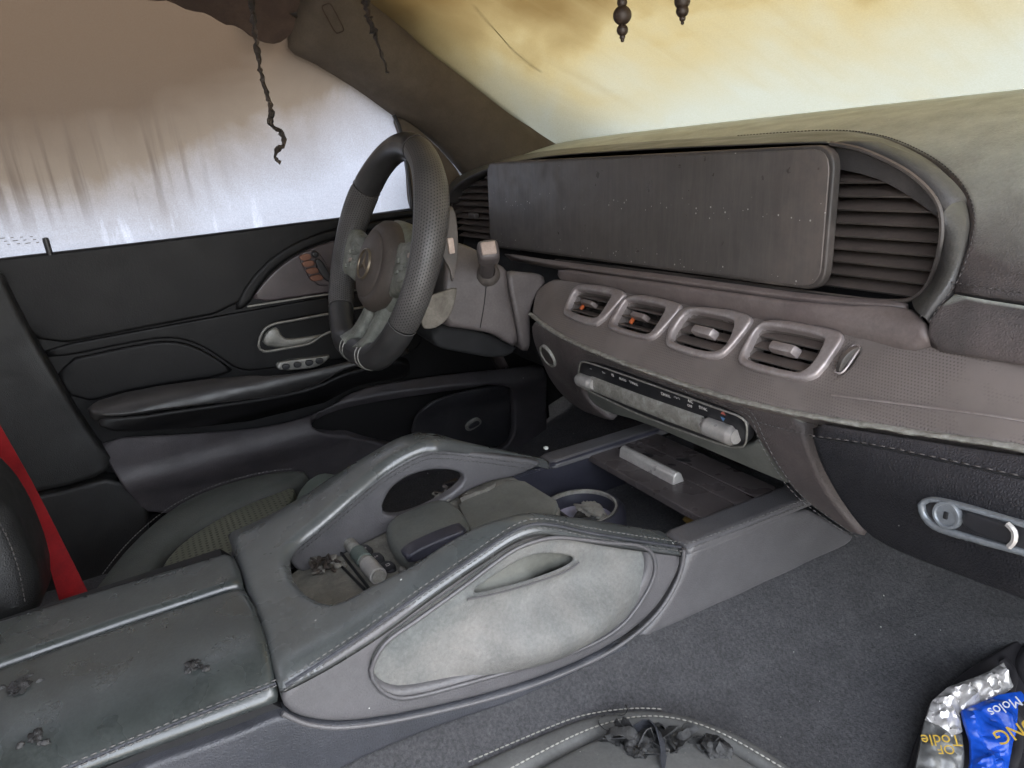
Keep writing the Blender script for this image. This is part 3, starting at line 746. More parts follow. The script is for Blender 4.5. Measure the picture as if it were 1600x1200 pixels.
# band under the display
BL_ = Ext('x', [(.014, .0), (-.010, -.006), (-.020, -.018), (-.017, -.034), (-.002, -.05), (.02, -.07)])
panel('ledge_rail', BL_, [(780, 393), (870, 407), (1100, 436), (1300, 463), (1420, 470), (1425, 478), (1300, 472), (1100, 446), (940, 425), (868, 415), (800, 403)], M['shelf'], dash, th=.02, rd=.002, ck=1, res=.02)
panel('lower_roll', BL_, [(866, 417), (940, 427), (1100, 448), (1300, 475), (1420, 474), (1446, 495), (1452, 520), (1450, 560), (1250, 530), (1060, 490), (960, 465), (872, 440)], M['shelf'], dash, th=.02, rd=.006, ck=1, res=.02)

# vent shelf
SH = Ext('x', [(.045, .031), (-.0784, -.1)])
strip_px = [(829, 490), (850, 507), (880, 526), (920, 545), (960, 561), (1000, 576), (1060, 597), (1120, 616), (1190, 634), (1260, 648), (1340, 661), (1420, 673), (1510, 686), (1600, 700), (1700, 716)]
V_out = [
 [(901, 449), (926, 446), (955, 450), (981, 458), (978, 466), (940, 509), (926, 511), (905, 505), (883, 495), (885, 483), (893, 464)],
 [(981, 467), (1004, 462), (1035, 468), (1068, 477), (1066, 486), (1050, 505), (1025, 532), (1012, 534), (955, 518), (953, 510), (963, 488)],
 [(1062, 491), (1075, 483), (1088, 481), (1144, 486), (1178, 496), (1177, 507), (1139, 554), (1122, 563), (1100, 562), (1047, 546), (1043, 538), (1045, 525), (1054, 501)],
 [(1191, 507), (1210, 502), (1247, 506), (1313, 519), (1321, 527), (1317, 539), (1285, 586), (1266, 597), (1238, 595), (1165, 577), (1156, 567), (1159, 554), (1176, 522)]]
V_in = [
 [(901, 457), (908, 454), (930, 457), (959, 463), (957, 469), (942, 493), (935, 500), (912, 495), (890, 487), (890, 480)],
 [(978, 474), (986, 470), (1010, 474), (1043, 481), (1042, 490), (1026, 516), (1017, 525), (1000, 522), (963, 511), (961, 506)],
 [(1071, 496), (1084, 489), (1110, 493), (1148, 502), (1152, 509), (1141, 539), (1126, 552), (1100, 551), (1053, 537), (1051, 531), (1056, 517)],
 [(1187, 515), (1199, 512), (1240, 518), (1289, 529), (1293, 535), (1277, 567), (1259, 584), (1240, 584), (1170, 566), (1166, 557), (1178, 530)]]
mid_holes = []
for o_, i_ in zip(V_out, V_in):
    c_ = np.mean(i_, axis=0); mid_holes.append([tuple(c_+(np.array(p)-c_)*1.0) for p in i_])
SHELF_LOOP = [(831, 484), (834, 462), (842, 448), (870, 431), (960, 447), (1060, 470), (1160, 489), (1250, 503), (1330, 515), (1450, 533), (1600, 555), (1720, 572), (1720, 716)]+strip_px[::-1]
slot = [(1307, 578), (1333, 541), (1343, 543), (1340, 551), (1320, 580), (1310, 584)]
shelf = panel('vent_shelf', SH, SHELF_LOOP, M['knit'], dash, th=.02, rd=.005, ck=1, res=.014, holes=mid_holes+[slot])
tag(shelf, 'brown sooted shelf carrying the four vents')
strip = tube('trim_strip', SH.path(strip_px, 5, .004, -.001), .0024, M['corroded'], dash, k=8, ry=.0042, wob=.22)
wst = tube('crease_line', SH.path([(1300, 618), (1420, 633), (1520, 646), (1600, 658), (1700, 674)], 4, .01, .0008), .0009, M['vent_silver'], dash, k=5)  # silver tube added to draw the shelf's crease as a bright line
ex = np.array([1, 0, 0.]); es = SH.pos([(0, 1.52)])[0]-SH.pos([(0, 1.5)])[0]; es /= np.linalg.norm(es)
if es[2] < 0: es = -es
en = np.cross(ex, es); en = -en if en[1] > 0 else en
for k in range(4):
    fr = panel('air_vent', SH, V_out[k], M['vent_silver'], dash, th=.014, rd=.0032, ck=1, res=.006, off=.006, holes=[V_in[k]], hck=1)
    I2 = SH.px(V_in[k]); mn, mx = I2.min(0), I2.max(0); c2 = (mn+mx)/2
    C3 = SH.pos([c2])[0]; W = mx[0]-mn[0]; H = mx[1]-mn[1]
    # dark duct behind
    Ms = lambda d, up, n_: Matrix(((1, 0, 0, 0),)) if False else None
    dk = basis(C3-en*.045, ex, es)
    rbox('duct', dk, (W*1.05, H*1.1, .006), 0, M['black'], fr)
    for sgn in (-1, 1): rbox('duct_side', basis(C3-en*.032+ex*sgn*W*.54, ex, es), (.003, H*1.1, .05), 0, M['black_plastic'], fr)
    for sgn in (-1, 1): rbox('duct_side', basis(C3-en*.032+es*sgn*H*.56, ex, es), (W*1.1, .003, .05), 0, M['black_plastic'], fr)
    tilt = [.15, .1, .50, .50][k]
    for j, f in enumerate((-.30, .0, .30)):
        o3 = C3+es*(f*H)-en*.006
        ey = es*math.sin(tilt)-en*math.cos(tilt) if False else (np.array([0, 1, 0])*math.cos(tilt-.25)+np.array([0, 0, 1.])*math.sin(tilt-.25))
        wj = W*(.98 if j != 1 else .98)
        sl_ = rbox('slat', basis(o3+ey*.004, ex, ey), (wj, .0145, .0022), .0008, M['slat'], fr, seg=1)
    for j in range(5):
        o3 = C3+ex*W*(j-2)*.2-en*.03
        rbox('fin', basis(o3, en, es), (.014, H, .0012), 0, M['slat'], fr)
    kb = rbox('vent_knob', basis(C3+es*.02*H+en*.001, ex, es), (W*(.36 if k < 2 else .40), H*(.2 if k < 2 else .26), .012), .003, M['shelf' if k < 2 else 'vent_silver'], fr, taper=.86)
    if k < 2: rbox('orange_clip', basis(C3-es*.13*H-ex*W*.16-en*.002, ex, es), (.004, .009, .004), .001, M['orange'], fr)
# thumb wheel
tw = SH.pos([SH.px([(1326, 562)])[0]])[0]
q0, q1 = SH.pos(SH.px([(1311, 580), (1340, 545)])); ax_ = (q1-q0)/np.linalg.norm(q1-q0); sd_ = np.cross(ax_, en)
lathe('thumb_wheel', [(.0001, -.003), (.017, -.003), (.0185, -.002), (.0185, .002), (.017, .003), (.0001, .003)], basis(tw-en*.010, ax_, en), M['slat'], dash, k=36)
tube('wheel_bezel', SH.path(slot, 5, .003, .001, True), .0012, M['vent_silver'], dash, closed=True, k=6)

# fascia below the strip
CF = Ext('x', [(-.052, -.075), (-.064, -.098), (-.063, -.125), (-.052, -.16), (-.036, -.20), (-.014, -.24), (.01, -.28), (.03, -.33), (.05, -.40)])
fas = panel('fascia', CF, [(834, 494), (850, 511), (880, 530), (920, 549), (960, 566), (1060, 602), (1180, 637), (1252, 653), (1258, 692), (1280, 750), (1318, 806), (1352, 846), (1332, 838), (1250, 779), (1212, 730), (1188, 692), (1169, 662), (1150, 646), (1060, 614), (985, 586), (930, 568), (912, 565), (905, 578), (908, 606), (922, 632), (948, 652), (960, 662), (900, 640), (862, 600), (838, 548)], M['dash_leather'], dash, th=.02, rd=.005, ck=1, res=.012)
for o_ in (-5, 4):
    pth = [(905-o_*.5, 610), (898-o_, 578), (904-o_*.4, 560-o_), (930, 559-o_), (985, 576-o_), (1060, 602-o_), (1150, 634-o_), (1178+o_*.4, 652-o_*.6), (1193+o_, 688), (1215+o_, 728), (1253+o_, 776), (1300+o_, 812), (1335+o_, 836)]
    stitches('fascia_stitching', CF.path(pth, 5, .003, .0012), M['thread'], fas, .0058, .004, .0006)
stitches('fascia_stitching', CF.path([(1190, 660), (1225, 670), (1252, 676)], 4, .003, .001), M['thread'], fas, .0058, .004, .0006)
cp = panel('climate_panel', CF, [(907, 572), (911, 564), (925, 566), (1000, 592), (1120, 635), (1160, 650), (1171, 664), (1169, 692), (1155, 698), (1120, 691), (1000, 647), (930, 614), (906, 600)], M['black_plastic'], dash, th=.01, rd=.0025, ck=1, res=.012, off=.001)
tube('panel_bezel', CF.path([(907, 572), (911, 565), (925, 567), (1000, 593), (1120, 636), (1158, 650), (1169, 664), (1167, 691), (1155, 697), (1120, 690), (1000, 646), (930, 613), (907, 600)], 5, .006, .002, True), .0012, M['corroded'], cp, closed=True, k=6)
panel('fascia_lower', CF, [(908, 610), (930, 620), (1000, 652), (1120, 697), (1165, 702), (1186, 684), (1212, 730), (1243, 766), (1215, 757), (1110, 711), (1000, 663), (945, 648), (920, 632)], M['touchpad'], dash, th=.02, rd=.004, ck=1, res=.016, off=-.004)
bar = CF.path([(930, 597), (1010, 628), (1105, 662)], 4, .01, .004)
tube('roller_bar', bar, .0036, M['corroded'], cp, k=14, ry=.0115, up=(0, -1., 0))
tube('bar_slot', CF.path([(930, 606), (1010, 638), (1100, 671)], 4, .01, .004), .0018, M['black'], cp, k=6)
for a, b, r_ in [((908, 589), (933, 598), .0100), ((1106, 660), (1156, 679), .0112)]:
    P_ = CF.path([a, b], 2, .004, .005); P_ = resample(P_, .003)
    t = np.linspace(0, 1, len(P_)); rr = r_*np.clip(np.minimum(t, 1-t)*9, .72, 1)
    tube('roller_knob', P_, rr, M['silver'], cp, k=16)
    # a grip ridge
    mid_ = P_[int(len(P_)*.55)]; 
def cf_text(body, u, v, size, mt='icon'):
    p3 = CF.pos([CF.hit(u, v)], .0022)[0]; q = CF.hit(u, v); up_ = CF.pos([(q[0], q[1]-.004)], 0)[0]-CF.pos([(q[0], q[1])], 0)[0]
    if up_[2] < 0: up_ = -up_
    return text('icon', body, basis(p3, (1, 0, 0), up_), size, M[mt], cp)
for body, u, v, s_ in [('\u2013', 925, 575, .008), ('\u203a\u2013', 945, 581, .008), ('1E', 959, 585, .0065), ('AUTO', 975, 592, .0055), ('\u25bdMAX', 992, 598, .0055), ('\u25a1MAX', 1042, 616, .0055), ('\u25e0\u25e0', 1060, 622, .006), ('A/C', 1081, 626, .0055), ('OFF', 1080, 633, .005), ('SYNC', 1101, 637, .0055)]:
    try: cf_text(body, u, v, s_)
    except Exception: pass
for dv, mt_, flip in ((-3, 'icon_red', 1), (4, 'icon_blue', -1)):
    q = CF.pos([CF.hit(1132, 648+dv)], .0024)[0]
    V = [q+np.array([-.0035, 0, -.0008*flip]), q+np.array([.0035, 0, -.0008*flip]), q+np.array([0, 0, .0035*flip])]
    V = V+[v-np.array([0, -.0005, 0]) for v in V]
    mesh('temperature_mark', V, [(0, 1, 2), (3, 5, 4), (0, 3, 4, 1), (1, 4, 5, 2), (2, 5, 3, 0)], M[mt_], cp, smooth=False)
# start button
q = CF.hit(857, 556); p3 = CF.pos([q], .0)[0]; nq = CF.pos([q], .01)[0]-p3; nq /= np.linalg.norm(nq)
Mb = basis(p3, (1, 0, 0), np.cross(nq, (1, 0, 0)))
sb = lathe('start_button', [(.0001, .003), (.013, .003), (.014, .0015), (.0145, -.004)], Mb, M['slat'], dash, k=28)
lathe('button_ring', [(.0165, -.002), (.0165, .0035), (.0185, .0035), (.0195, -.002)], Mb, M['corroded'], sb, k=32)
# glovebox
GB = Ext('x', [(-.058, -.078), (-.074, -.095), (-.084, -.118), (-.086, -.145), (-.080, -.18), (-.062, -.222), (-.034, -.262), (.0, -.30), (.03, -.36), (.05,-.44)])
gbx = panel('glovebox_lid', GB, [(1264, 656), (1350, 671), (1450, 686), (1600, 708), (1740, 728), (1740, 1000), (1600, 942), (1500, 904), (1420, 873), (1360, 845), (1322, 800), (1288, 745), (1268, 695)], M['glovebox'], dash, th=.03, rd=.006, ck=1, res=.02)
stitches('glovebox_stitching', GB.path([(1270, 681), (1350, 692), (1450, 712), (1600, 745), (1740, 775)], 4, .004, .0006), M['thread_dark'], gbx, .0085, .0055, .0008)
tube('glovebox_seam', GB.path([(1270, 684), (1350, 695), (1450, 715), (1600, 748), (1740, 778)], 4, .01, -.0006), .0011, M['black'], gbx, k=5)
lb = panel('latch_recess', GB, [(1443, 790), (1450, 782), (1470, 782), (1600, 822), (1730, 862), (1730, 898), (1600, 856), (1478, 824), (1455, 812)], M['black_plastic'], gbx, th=.012, rd=.001, ck=1, res=.014, off=.002)
panel('latch_bezel', GB, [(1436, 790), (1442, 778), (1466, 774), (1600, 813), (1745, 856), (1745, 906), (1600, 865), (1474, 832), (1449, 817)], M['blue_chrome'], gbx, th=.006, rd=.0022, ck=2, res=.008, off=.005, holes=[[(1446, 791), (1452, 784), (1470, 784), (1600, 823), (1735, 864), (1735, 896), (1600, 855), (1478, 822), (1457, 811)]])
q = GB.hit(1485, 803); p3 = GB.pos([q], .002)[0]; nq = GB.pos([q], .01)[0]-GB.pos([q], 0)[0]; nq /= np.linalg.norm(nq)
Mb = basis(p3, (1, 0, 0), np.cross(nq, (1, 0, 0)))
lck = lathe('lock_cylinder', [(.0001, .003), (.0078, .003), (.0085, .0042), (.0102, .0042), (.0110, .002), (.0110, -.004)], Mb, M['blue_chrome'], gbx, k=28)
rbox('keyhole', Mb @ Matrix.Translation((0, 0, .0035)), (.003, .0055, .002), .0005, M['black'], lck)
panel('latch_lever', GB, [(1508, 800), (1518, 796), (1588, 818), (1594, 826), (1594, 846), (1588, 852), (1512, 826)], M['black_plastic'], gbx, th=.012, rd=.003, ck=1, res=.012, off=.006)
tube('latch_tip', GB.path([(1583, 817), (1594, 828), (1594, 842), (1586, 850)], 5, .003, .007), .0022, M['silver'], gbx, k=6)
# hidden body of the dashboard so that no light leaks through it
for nm, sec in (('dash_core', [(.09, .10), (.6, .15), (.6, -.30), (.16, -.30), (.03, -.20), (-.02, -.09), (.05, -.02)]),):
    V = [(x, y, z) for x in (-.80, .82) for y, z in sec]; n = len(sec)
    F = [(i, (i+1) % n, n+(i+1) % n, n+i) for i in range(n)]+[tuple(range(n-1, -1, -1)), tuple(range(n, 2*n))]
    mesh(nm, V, F, M['black'], dash, smooth=False)

# ------------------------------------------------------------------ steering wheel and column
WC = np.array([-.424, -.247, .0316]); WT, WPSI, WR = .395, .047, .163
w1 = np.array([math.cos(WPSI), math.sin(WPSI), 0.]); wf = np.array([-math.sin(WPSI), math.cos(WPSI), 0.])
w2 = wf*math.sin(WT)+np.array([0, 0, math.cos(WT)]); w3 = np.cross(w1, w2)
def W(x, y, d=0.): return WC+np.multiply.outer(x, w1)+np.multiply.outer(y, w2)+np.multiply.outer(d, w3)
wh = thing('steering_wheel', 'flat bottomed steering wheel in perforated black leather with sooted airbag cover', 'steering wheel', tuple(WC))
def rim_pts(a):
    a = np.radians(a); x = WR*np.cos(a); y = WR*np.sin(a)
    k = -.146; y = np.where(y < k, k-.35*(k-y), y)
    return W(x, y, 0*x)
def rim_piece(name, a0, a1, mt, r=.0205, grow=0.):
    n = max(6, int(abs(a1-a0)/3)); A = np.linspace(a0, a1, n+1); P = rim_pts(A)
    T, Nn, Bn = frames(P, False, up=w3)
    k = 22; q = np.linspace(0, 2*math.pi, k+1); V = []; uv = []
    for i in range(n+1):
        bl = 1+.18*math.exp(-((A[i]-28)/24)**2)+.18*math.exp(-((A[i]-152)/24)**2)     # thumb rests
        e = 1-.05*(1-min(1, min(i, n-i)/1.0))
        for j in range(k+1):
            V.append(P[i]+(Nn[i]*math.cos(q[j])*(r*1.02)*bl*e+Bn[i]*math.sin(q[j])*(r*1.0)*bl*e)); uv.append((A[i]/360, j/k))
    F = [(i*(k+1)+j, i*(k+1)+j+1, (i+1)*(k+1)+j+1, (i+1)*(k+1)+j) for i in range(n) for j in range(k)]
    o = mesh(name, V, F, M[mt], wh)
    u = o.data.uv_layers.new(name='UVMap')
    for lp in o.data.loops: u.data[lp.index].uv = uv[lp.vertex_index]
    return o
rim_piece('rim_grip', -33, 72, 'perf_rim'); rim_piece('rim_top', 73, 141, 'wheel_leather', .0203)
rim_piece('rim_grip', 142, 216, 'perf_rim'); rim_piece('rim_bottom', 217, 326, 'wheel_leather', .0203)
for a, mt in ((-33.5, 'thread'), (72.5, 'thread_dark'), (141.5, 'thread_dark'), (216.5, 'thread')):
    P = rim_pts(np.array([a-.2, a, a+.2])); T = (P[2]-P[0])/np.linalg.norm(P[2]-P[0]); b_ = np.cross(T, w3)
    q = np.linspace(0, 2*math.pi, 24, endpoint=False); bl = 1+.18*math.exp(-((a-28)/24)**2)+.18*math.exp(-((a-152)/24)**2)
    tube('rim_seam', np.array([P[1]+(w3*math.cos(x)+b_*math.sin(x))*.0203*bl for x in q]), .0006, M[mt], wh, closed=True, k=5)
# hub
Mh = Matrix((w1, w2, w3)).transposed().to_4x4(); Mh.translation = Vector(W(0., -.018, 0.))
hub = lathe('airbag_cover', [(.0001, .022), (.022, .0215), (.045, .018), (.050, .0165), (.0508, .0152), (.0516, .0162), (.062, .010), (.0685, .003), (.0705, -.006), (.070, -.012)], Mh, M['hub'], wh, k=56, sharp=None)
lathe('hub_housing', [(.066, -.005), (.0735, -.014), (.0745, -.022), (.072, -.045), (.060, -.062), (.0001, -.064)], Mh, M['spoke'], wh, k=40)
# emblem: a ring with a three pointed star
Me = Mh @ Matrix.Translation((-.002, -.002, .0218)) @ Matrix.Scale(1.12, 4)
em = lathe('emblem', [(.0185, 0), (.0185, .0022), (.0198, .003), (.0212, .0022), (.0212, -.002)], Me, M['emblem'], wh, k=40, sharp=None)
lathe('emblem_ground', [(.0001, .0006), (.0185, .0006)], Me, M['hub'], em, k=32)
V = [(0, 0, .0035)]; F = []
for k in range(3):
    a = math.radians(90+120*k)
    V.append((.0188*math.cos(a), .0188*math.sin(a), .0012))
    a2 = a+math.radians(60); V.append((.0036*math.cos(a2), .0036*math.sin(a2), .0012))
for k in range(6): F.append((0, 1+k, 1+(k+1) % 6))
mesh('star', [tuple(Me @ Vector(v)) for v in V], F, M['emblem'], em, smooth=False)
# spokes
def bar(name, pts, wid, thk, mt, parent=wh, rnd=.45):
    P = resample(cr([W(*p) for p in pts], 5), .006)
    a = np.linspace(0, 2*math.pi, 16, endpoint=False)
    sh = np.stack([np.sign(np.cos(a))*np.abs(np.cos(a))**rnd, np.sign(np.sin(a))*np.abs(np.sin(a))**rnd], 1)
    t = np.linspace(0, 1, len(P)); ww = np.interp(t, np.linspace(0, 1, len(wid)), wid); th_ = np.interp(t, np.linspace(0, 1, len(thk)), thk)
    return tube(name, P, th_, M[mt], parent, ry=ww, up=w3, shape=sh, sharp=60)
for s in (1, -1):
    sp_ = bar('side_spoke', [(s*.05, -.018, -.016), (s*.085, -.014, -.010), (s*.125, -.008, -.006), (s*.150, -.004, -.004)], [.042, .038, .036, .040], [.016, .015, .014, .014], 'spoke')
    for j in range(2):
        bar('thumb_control', [(s*(.085), -.002-.026*j, .0), (s*.108, .001-.025*j, .003), (s*.132, .004-.022*j, .003)], [.008, .011, .009], [.005, .006, .004], 'spoke', sp_)
    for j in range(5):
        p3 = W(s*random.uniform(.09, .13), random.uniform(-.035, .012), .008)
        rbox('switch_key', basis(p3, w1*math.cos(.3)+w2*math.sin(.3), w2), (random.uniform(.006, .011), random.uniform(.005, .009), .004), .001, M['spoke' if j else 'pinkish'], sp_)
for s in (1, -1):
    bar('lower_spoke', [(s*.022, -.07, -.020), (s*.026, -.10, -.014), (s*.030, -.13, -.006), (s*.034, -.150, .004)], [.017, .015, .016, .021], [.013, .013, .014, .020], 'spoke')
bar('lower_spoke_web', [(0, -.07, -.03), (0, -.10, -.026), (0, -.13, -.020)], [.02, .018, .02], [.006, .006, .006], 'char')
for a in (257, 262, 282, 287):
    P = rim_pts(np.array([a-.2, a, a+.2])); T = (P[2]-P[0])/np.linalg.norm(P[2]-P[0]); b_ = np.cross(T, w3)
    q = np.linspace(0, 2*math.pi, 28, endpoint=False)
    tube('rim_clasp', np.array([P[1]+(w3*math.cos(x)+b_*math.sin(x))*.0207 for x in q]), .0012, M['chrome_dull'], wh, closed=True, k=6)
# paddles
PD = Ext('y', [(-.318, .3), (-.318, -.3)])
def paddle(loop, mt, off=0., th=.004):
    S_ = Ext('y', [(-.310, .3), (-.300, .0), (-.318, -.3)])
    return panel('shift_paddle', S_, loop, M[mt], wh, th=th, rd=.0015, ck=1, res=.008, off=off)
paddle([(700, 322), (706, 320), (712, 332), (716, 360), (716, 400), (711, 430), (706, 444), (704, 420), (690, 400), (690, 350)], 'slat')
paddle([(660, 465), (690, 455), (712, 448), (713, 454), (704, 490), (694, 502), (676, 514), (655, 512)], 'paddle', .004)
colm = thing('steering_column', 'dusty purple brown steering column shroud with gear selector stalk', 'steering column', (-.4, -.1, -.2))
CS = Ext('y', [(-.40, .055), (-.372, .045), (-.350, .022), (-.338, -.01), (-.333, -.05), (-.333, -.12), (-.345, -.2)])
sh_ = panel('shroud_side', CS, [(690, 372), (718, 376), (742, 386), (775, 408), (796, 421), (793, 440), (806, 500), (813, 548), (790, 535), (772, 522), (725, 514), (690, 510)], M['column'], colm, th=.13, rd=.008, ck=1, res=.014)
panel('column_cover', CS, [(798, 421), (815, 424), (850, 427), (858, 440), (840, 462), (830, 490), (832, 552), (816, 550), (808, 500), (796, 440)], M['column'], colm, th=.12, rd=.006, ck=1, res=.014, off=-.003)
panel('shroud_lower', CS, [(690, 512), (725, 516), (772, 525), (815, 551), (832, 556), (800, 575), (720, 560), (690, 550)], M['black'], colm, th=.08, rd=.006, ck=1, res=.02, off=-.035)  # painted black in place of the shade under the column
tube('shroud_seam', CS.path([(760, 434), (757, 470), (750, 512)], 4, .008, .0006), .0007, M['black'], colm, k=5)
b0 = at(761, 426, 'x', -.336); b1 = at(763, 393, 'x', -.272)
ax_ = (b1-b0); 
st_ = tube('selector_stalk', resample(cr([b0-ax_*.3, b0, b0+ax_*.5, b0+ax_*.85], 4), .004), [.0105], M['column'], colm, k=16)
au = ax_/np.linalg.norm(ax_); ah = np.cross(au, [0, 0, 1.]); ah /= np.linalg.norm(ah); av = np.cross(ah, au)
rbox('stalk_head', basis(b0+ax_*.93, ah, av), (.030, .030, .034), .010, M['column'], st_, seg=4)
rbox('park_button', basis(b0+ax_*.93+au*.0165, ah, av), (.021, .019, .006), .0028, M['pinkish'], st_, seg=3)
lathe('stalk_boot', [(.0125, .006), (.018, .002), (.020, -.006)], basis(b0, np.cross(ax_, [0, 1., 0]), np.cross(ax_, np.cross(ax_, [0, 1., 0]))), M['slat'], colm, k=24)
# small stalk behind the rim
s0 = at(704, 384, 'x', -.30)
rbox('wiper_switch', basis(s0, (0, 0, 1), (0, 1, 0)), (.022, .009, .008), .002, M['pinkish'], colm)

# ------------------------------------------------------------------ centre console
con = thing('center_console', 'grey leather centre console with two arched grab handles and padded armrest', 'center console', (0, -.35, -.45))
CT = Ext('x', [(-.66, -.207), (-.556, -.203), (-.49, -.191), (-.43, -.171), (-.382, -.1565), (-.345, -.1475), (-.312, -.1505), (-.27, -.173), (-.224, -.197), (-.158, -.230)])
def ct_s(y): return float(np.interp(y, CT.P[:, 0], CT.L))
inner_px = [(1052, 829), (1000, 821), (920, 807), (850, 797), (800, 800), (740, 819), (690, 846), (640, 879), (580, 909), (522, 937), (482, 926), (458, 903), (447, 872), (456, 847), (498, 812), (558, 760), (598, 727), (638, 703), (664, 693), (690, 691), (760, 699), (846, 712)]
I2_ = cr(CT.px(inner_px), 4)
U = np.vstack([[(.153, ct_s(-.158)), (.110, ct_s(-.158))], I2_[3:-3], [(-.110, ct_s(-.158)), (-.153, ct_s(-.158)), (-.153, ct_s(-.30)), (-.153, ct_s(-.42)), (-.153, ct_s(-.560)), (0, ct_s(-.560)), (.153, ct_s(-.560)), (.153, ct_s(-.42)), (.153, ct_s(-.30))]])
tp = panel('handle_bridge', CT, U, M['console'], con, th=.011, rd=.0105, px=False, ck=0, res=.008, bumpf=lambda v, d: -.008*np.clip((-.110-v[:, 0])/.043, 0, 1)**1.6-.005*np.clip((v[:, 0]-.125)/.028, 0, 1)**2)
tag(tp, 'grey leather bridge forming both grab handles')
# front rails
for s, x0, x1 in ((-1, -.153, -.116), (1, .112, .153)):
    R_ = Ext('x', [(-.16, -.2335), (.06, -.236)])
    a0, a1 = R_.L[1]+.004, R_.L[2]-.004
    panel('front_rail', R_, [(x0, a0), (x1, a0), (x1, a1), (x0, a1)], M['console_side'], con, th=.010, rd=.007, px=False, ck=0, res=.012)
SIDE = Ext('y', [(.1515, .0), (.1525, -.2), (.155, -.45)])
side = panel('side_panel', SIDE, [(441, 1076), (560, 1001), (672, 923), (745, 874), (808, 832), (852, 824), (917, 837), (982, 848), (1064, 859), (1068, 872), (1056, 908), (1022, 960), (962, 1008), (880, 1048), (780, 1083), (640, 1117), (540, 1132), (480, 1127), (441, 1110)], M['console_side'], con, th=.02, rd=.006, ck=1, res=.012,
      holes=[[(578, 1037), (600, 1000), (650, 965), (720, 915), (790, 863), (830, 844), (870, 838), (940, 846), (990, 851), (1010, 864), (1013, 890), (992, 932), (952, 977), (880, 1013), (760, 1048), (640, 1079), (603, 1074), (586, 1057)]])
for o_, up_ in ((-7, 0), (6, 0)):
    stitches('handle_stitching', SIDE.path([(446, 1070+o_), (560, 995+o_), (670, 917+o_), (742, 868+o_), (807, 826+o_), (852, 818+o_), (917, 831+o_), (982, 842+o_), (1062, 854+o_)], 5, .003, .0015 if o_ > 0 else -.0005), M['thread'], side, .0056, .004, .0006)
tube('side_seam', SIDE.path([(446, 1070), (560, 995), (670, 917), (742, 868), (807, 826), (852, 818), (917, 831), (982, 842), (1062, 854)], 5, .006, .001), .0016, M['console_base'], side, k=6)
tube('side_piping', SIDE.path([(1068, 858), (1066, 880), (1054, 915), (1022, 963), (962, 1012), (880, 1052), (780, 1087), (640, 1121), (540, 1136), (480, 1131), (441, 1114)], 5, .008, .0005), .0022, M['console_side'], side, k=8)
# inset door pocket
PK = Ext('y', [(.146, .0), (.148, -.45)])
cpx = PK.px([(870, 975)])[0]; cq = PK.px([(640, 1030)])[0]
def belly(v, d):
    dx = (v[:, 0]-cpx[0])/.075; dz = (v[:, 1]-cpx[1])/.030
    return .030*np.exp(-(dx**2+dz**2)**1.3)-.006*np.exp(-(((v[:, 0]-cpx[0])/.06)**2+((v[:, 1]-cpx[1]+.035)/.018)**2))
pk = panel('pocket_skin', PK, [(576, 1039), (598, 998), (648, 962), (718, 912), (788, 860), (830, 841), (870, 835), (940, 843), (992, 848), (1013, 862), (1016, 892), (995, 935), (955, 980), (882, 1016), (760, 1051), (640, 1082), (600, 1077), (583, 1060)], M['ashpanel'], con, th=.004, rd=.003, ck=1, res=.007,
      holes=[[(724, 936), (778, 896), (826, 868), (868, 865), (906, 873), (884, 890), (822, 912)]], bumpf=belly)
tag(pk, 'pale ash covered skin of the side pocket')
panel('pocket_back', Ext('y', [(.132, 0), (.136, -.45)]), [(700, 960), (770, 880), (830, 845), (920, 850), (930, 900), (830, 940)], M['touchpad'], con, th=.003, rd=0, ck=0, res=.03)
tube('pocket_lip', PK.path([(728, 934), (770, 925), (822, 911), (880, 891), (902, 876)], 5, .006, .0035), .0011, M['console_side'], con, k=6)
tube('pocket_bezel', PK.path([(576, 1039), (598, 998), (648, 962), (718, 912), (788, 860), (830, 841), (870, 835), (940, 843), (992, 848), (1013, 862), (1016, 892), (995, 935), (955, 980), (882, 1016), (760, 1051), (640, 1082), (600, 1077), (583, 1060)], 4, .008, .007, True), .0020, M['console_side'], con, closed=True, k=6)
panel('front_side_panel', SIDE, [(1073, 862), (1150, 832), (1255, 791), (1300, 815), (1352, 846), (1200, 914), (1040, 985), (985, 1012), (1030, 962), (1062, 908), (1072, 878)], M['console_side'], con, th=.02, rd=.006, ck=1, res=.014)
for o_ in (-3, 5):
    stitches('rail_stitching', SIDE.path([(1070, 853+o_), (1150, 824+o_), (1258, 782+o_)], 4, .003, .0015 if o_ > 0 else .0008), M['thread'], con, .0056, .004, .0006)
basep = panel('base_panel', SIDE, [(441, 1113), (480, 1128), (540, 1132), (640, 1117), (780, 1083), (880, 1049), (962, 1009), (985, 1006), (1010, 1012), (870, 1076), (710, 1124), (570, 1180), (480, 1230), (380, 1310), (-60, 1440), (-60, 1330), (200, 1205), (380, 1142)], M['console_base'], con, th=.02, rd=.004, ck=1, res=.014, off=.002)
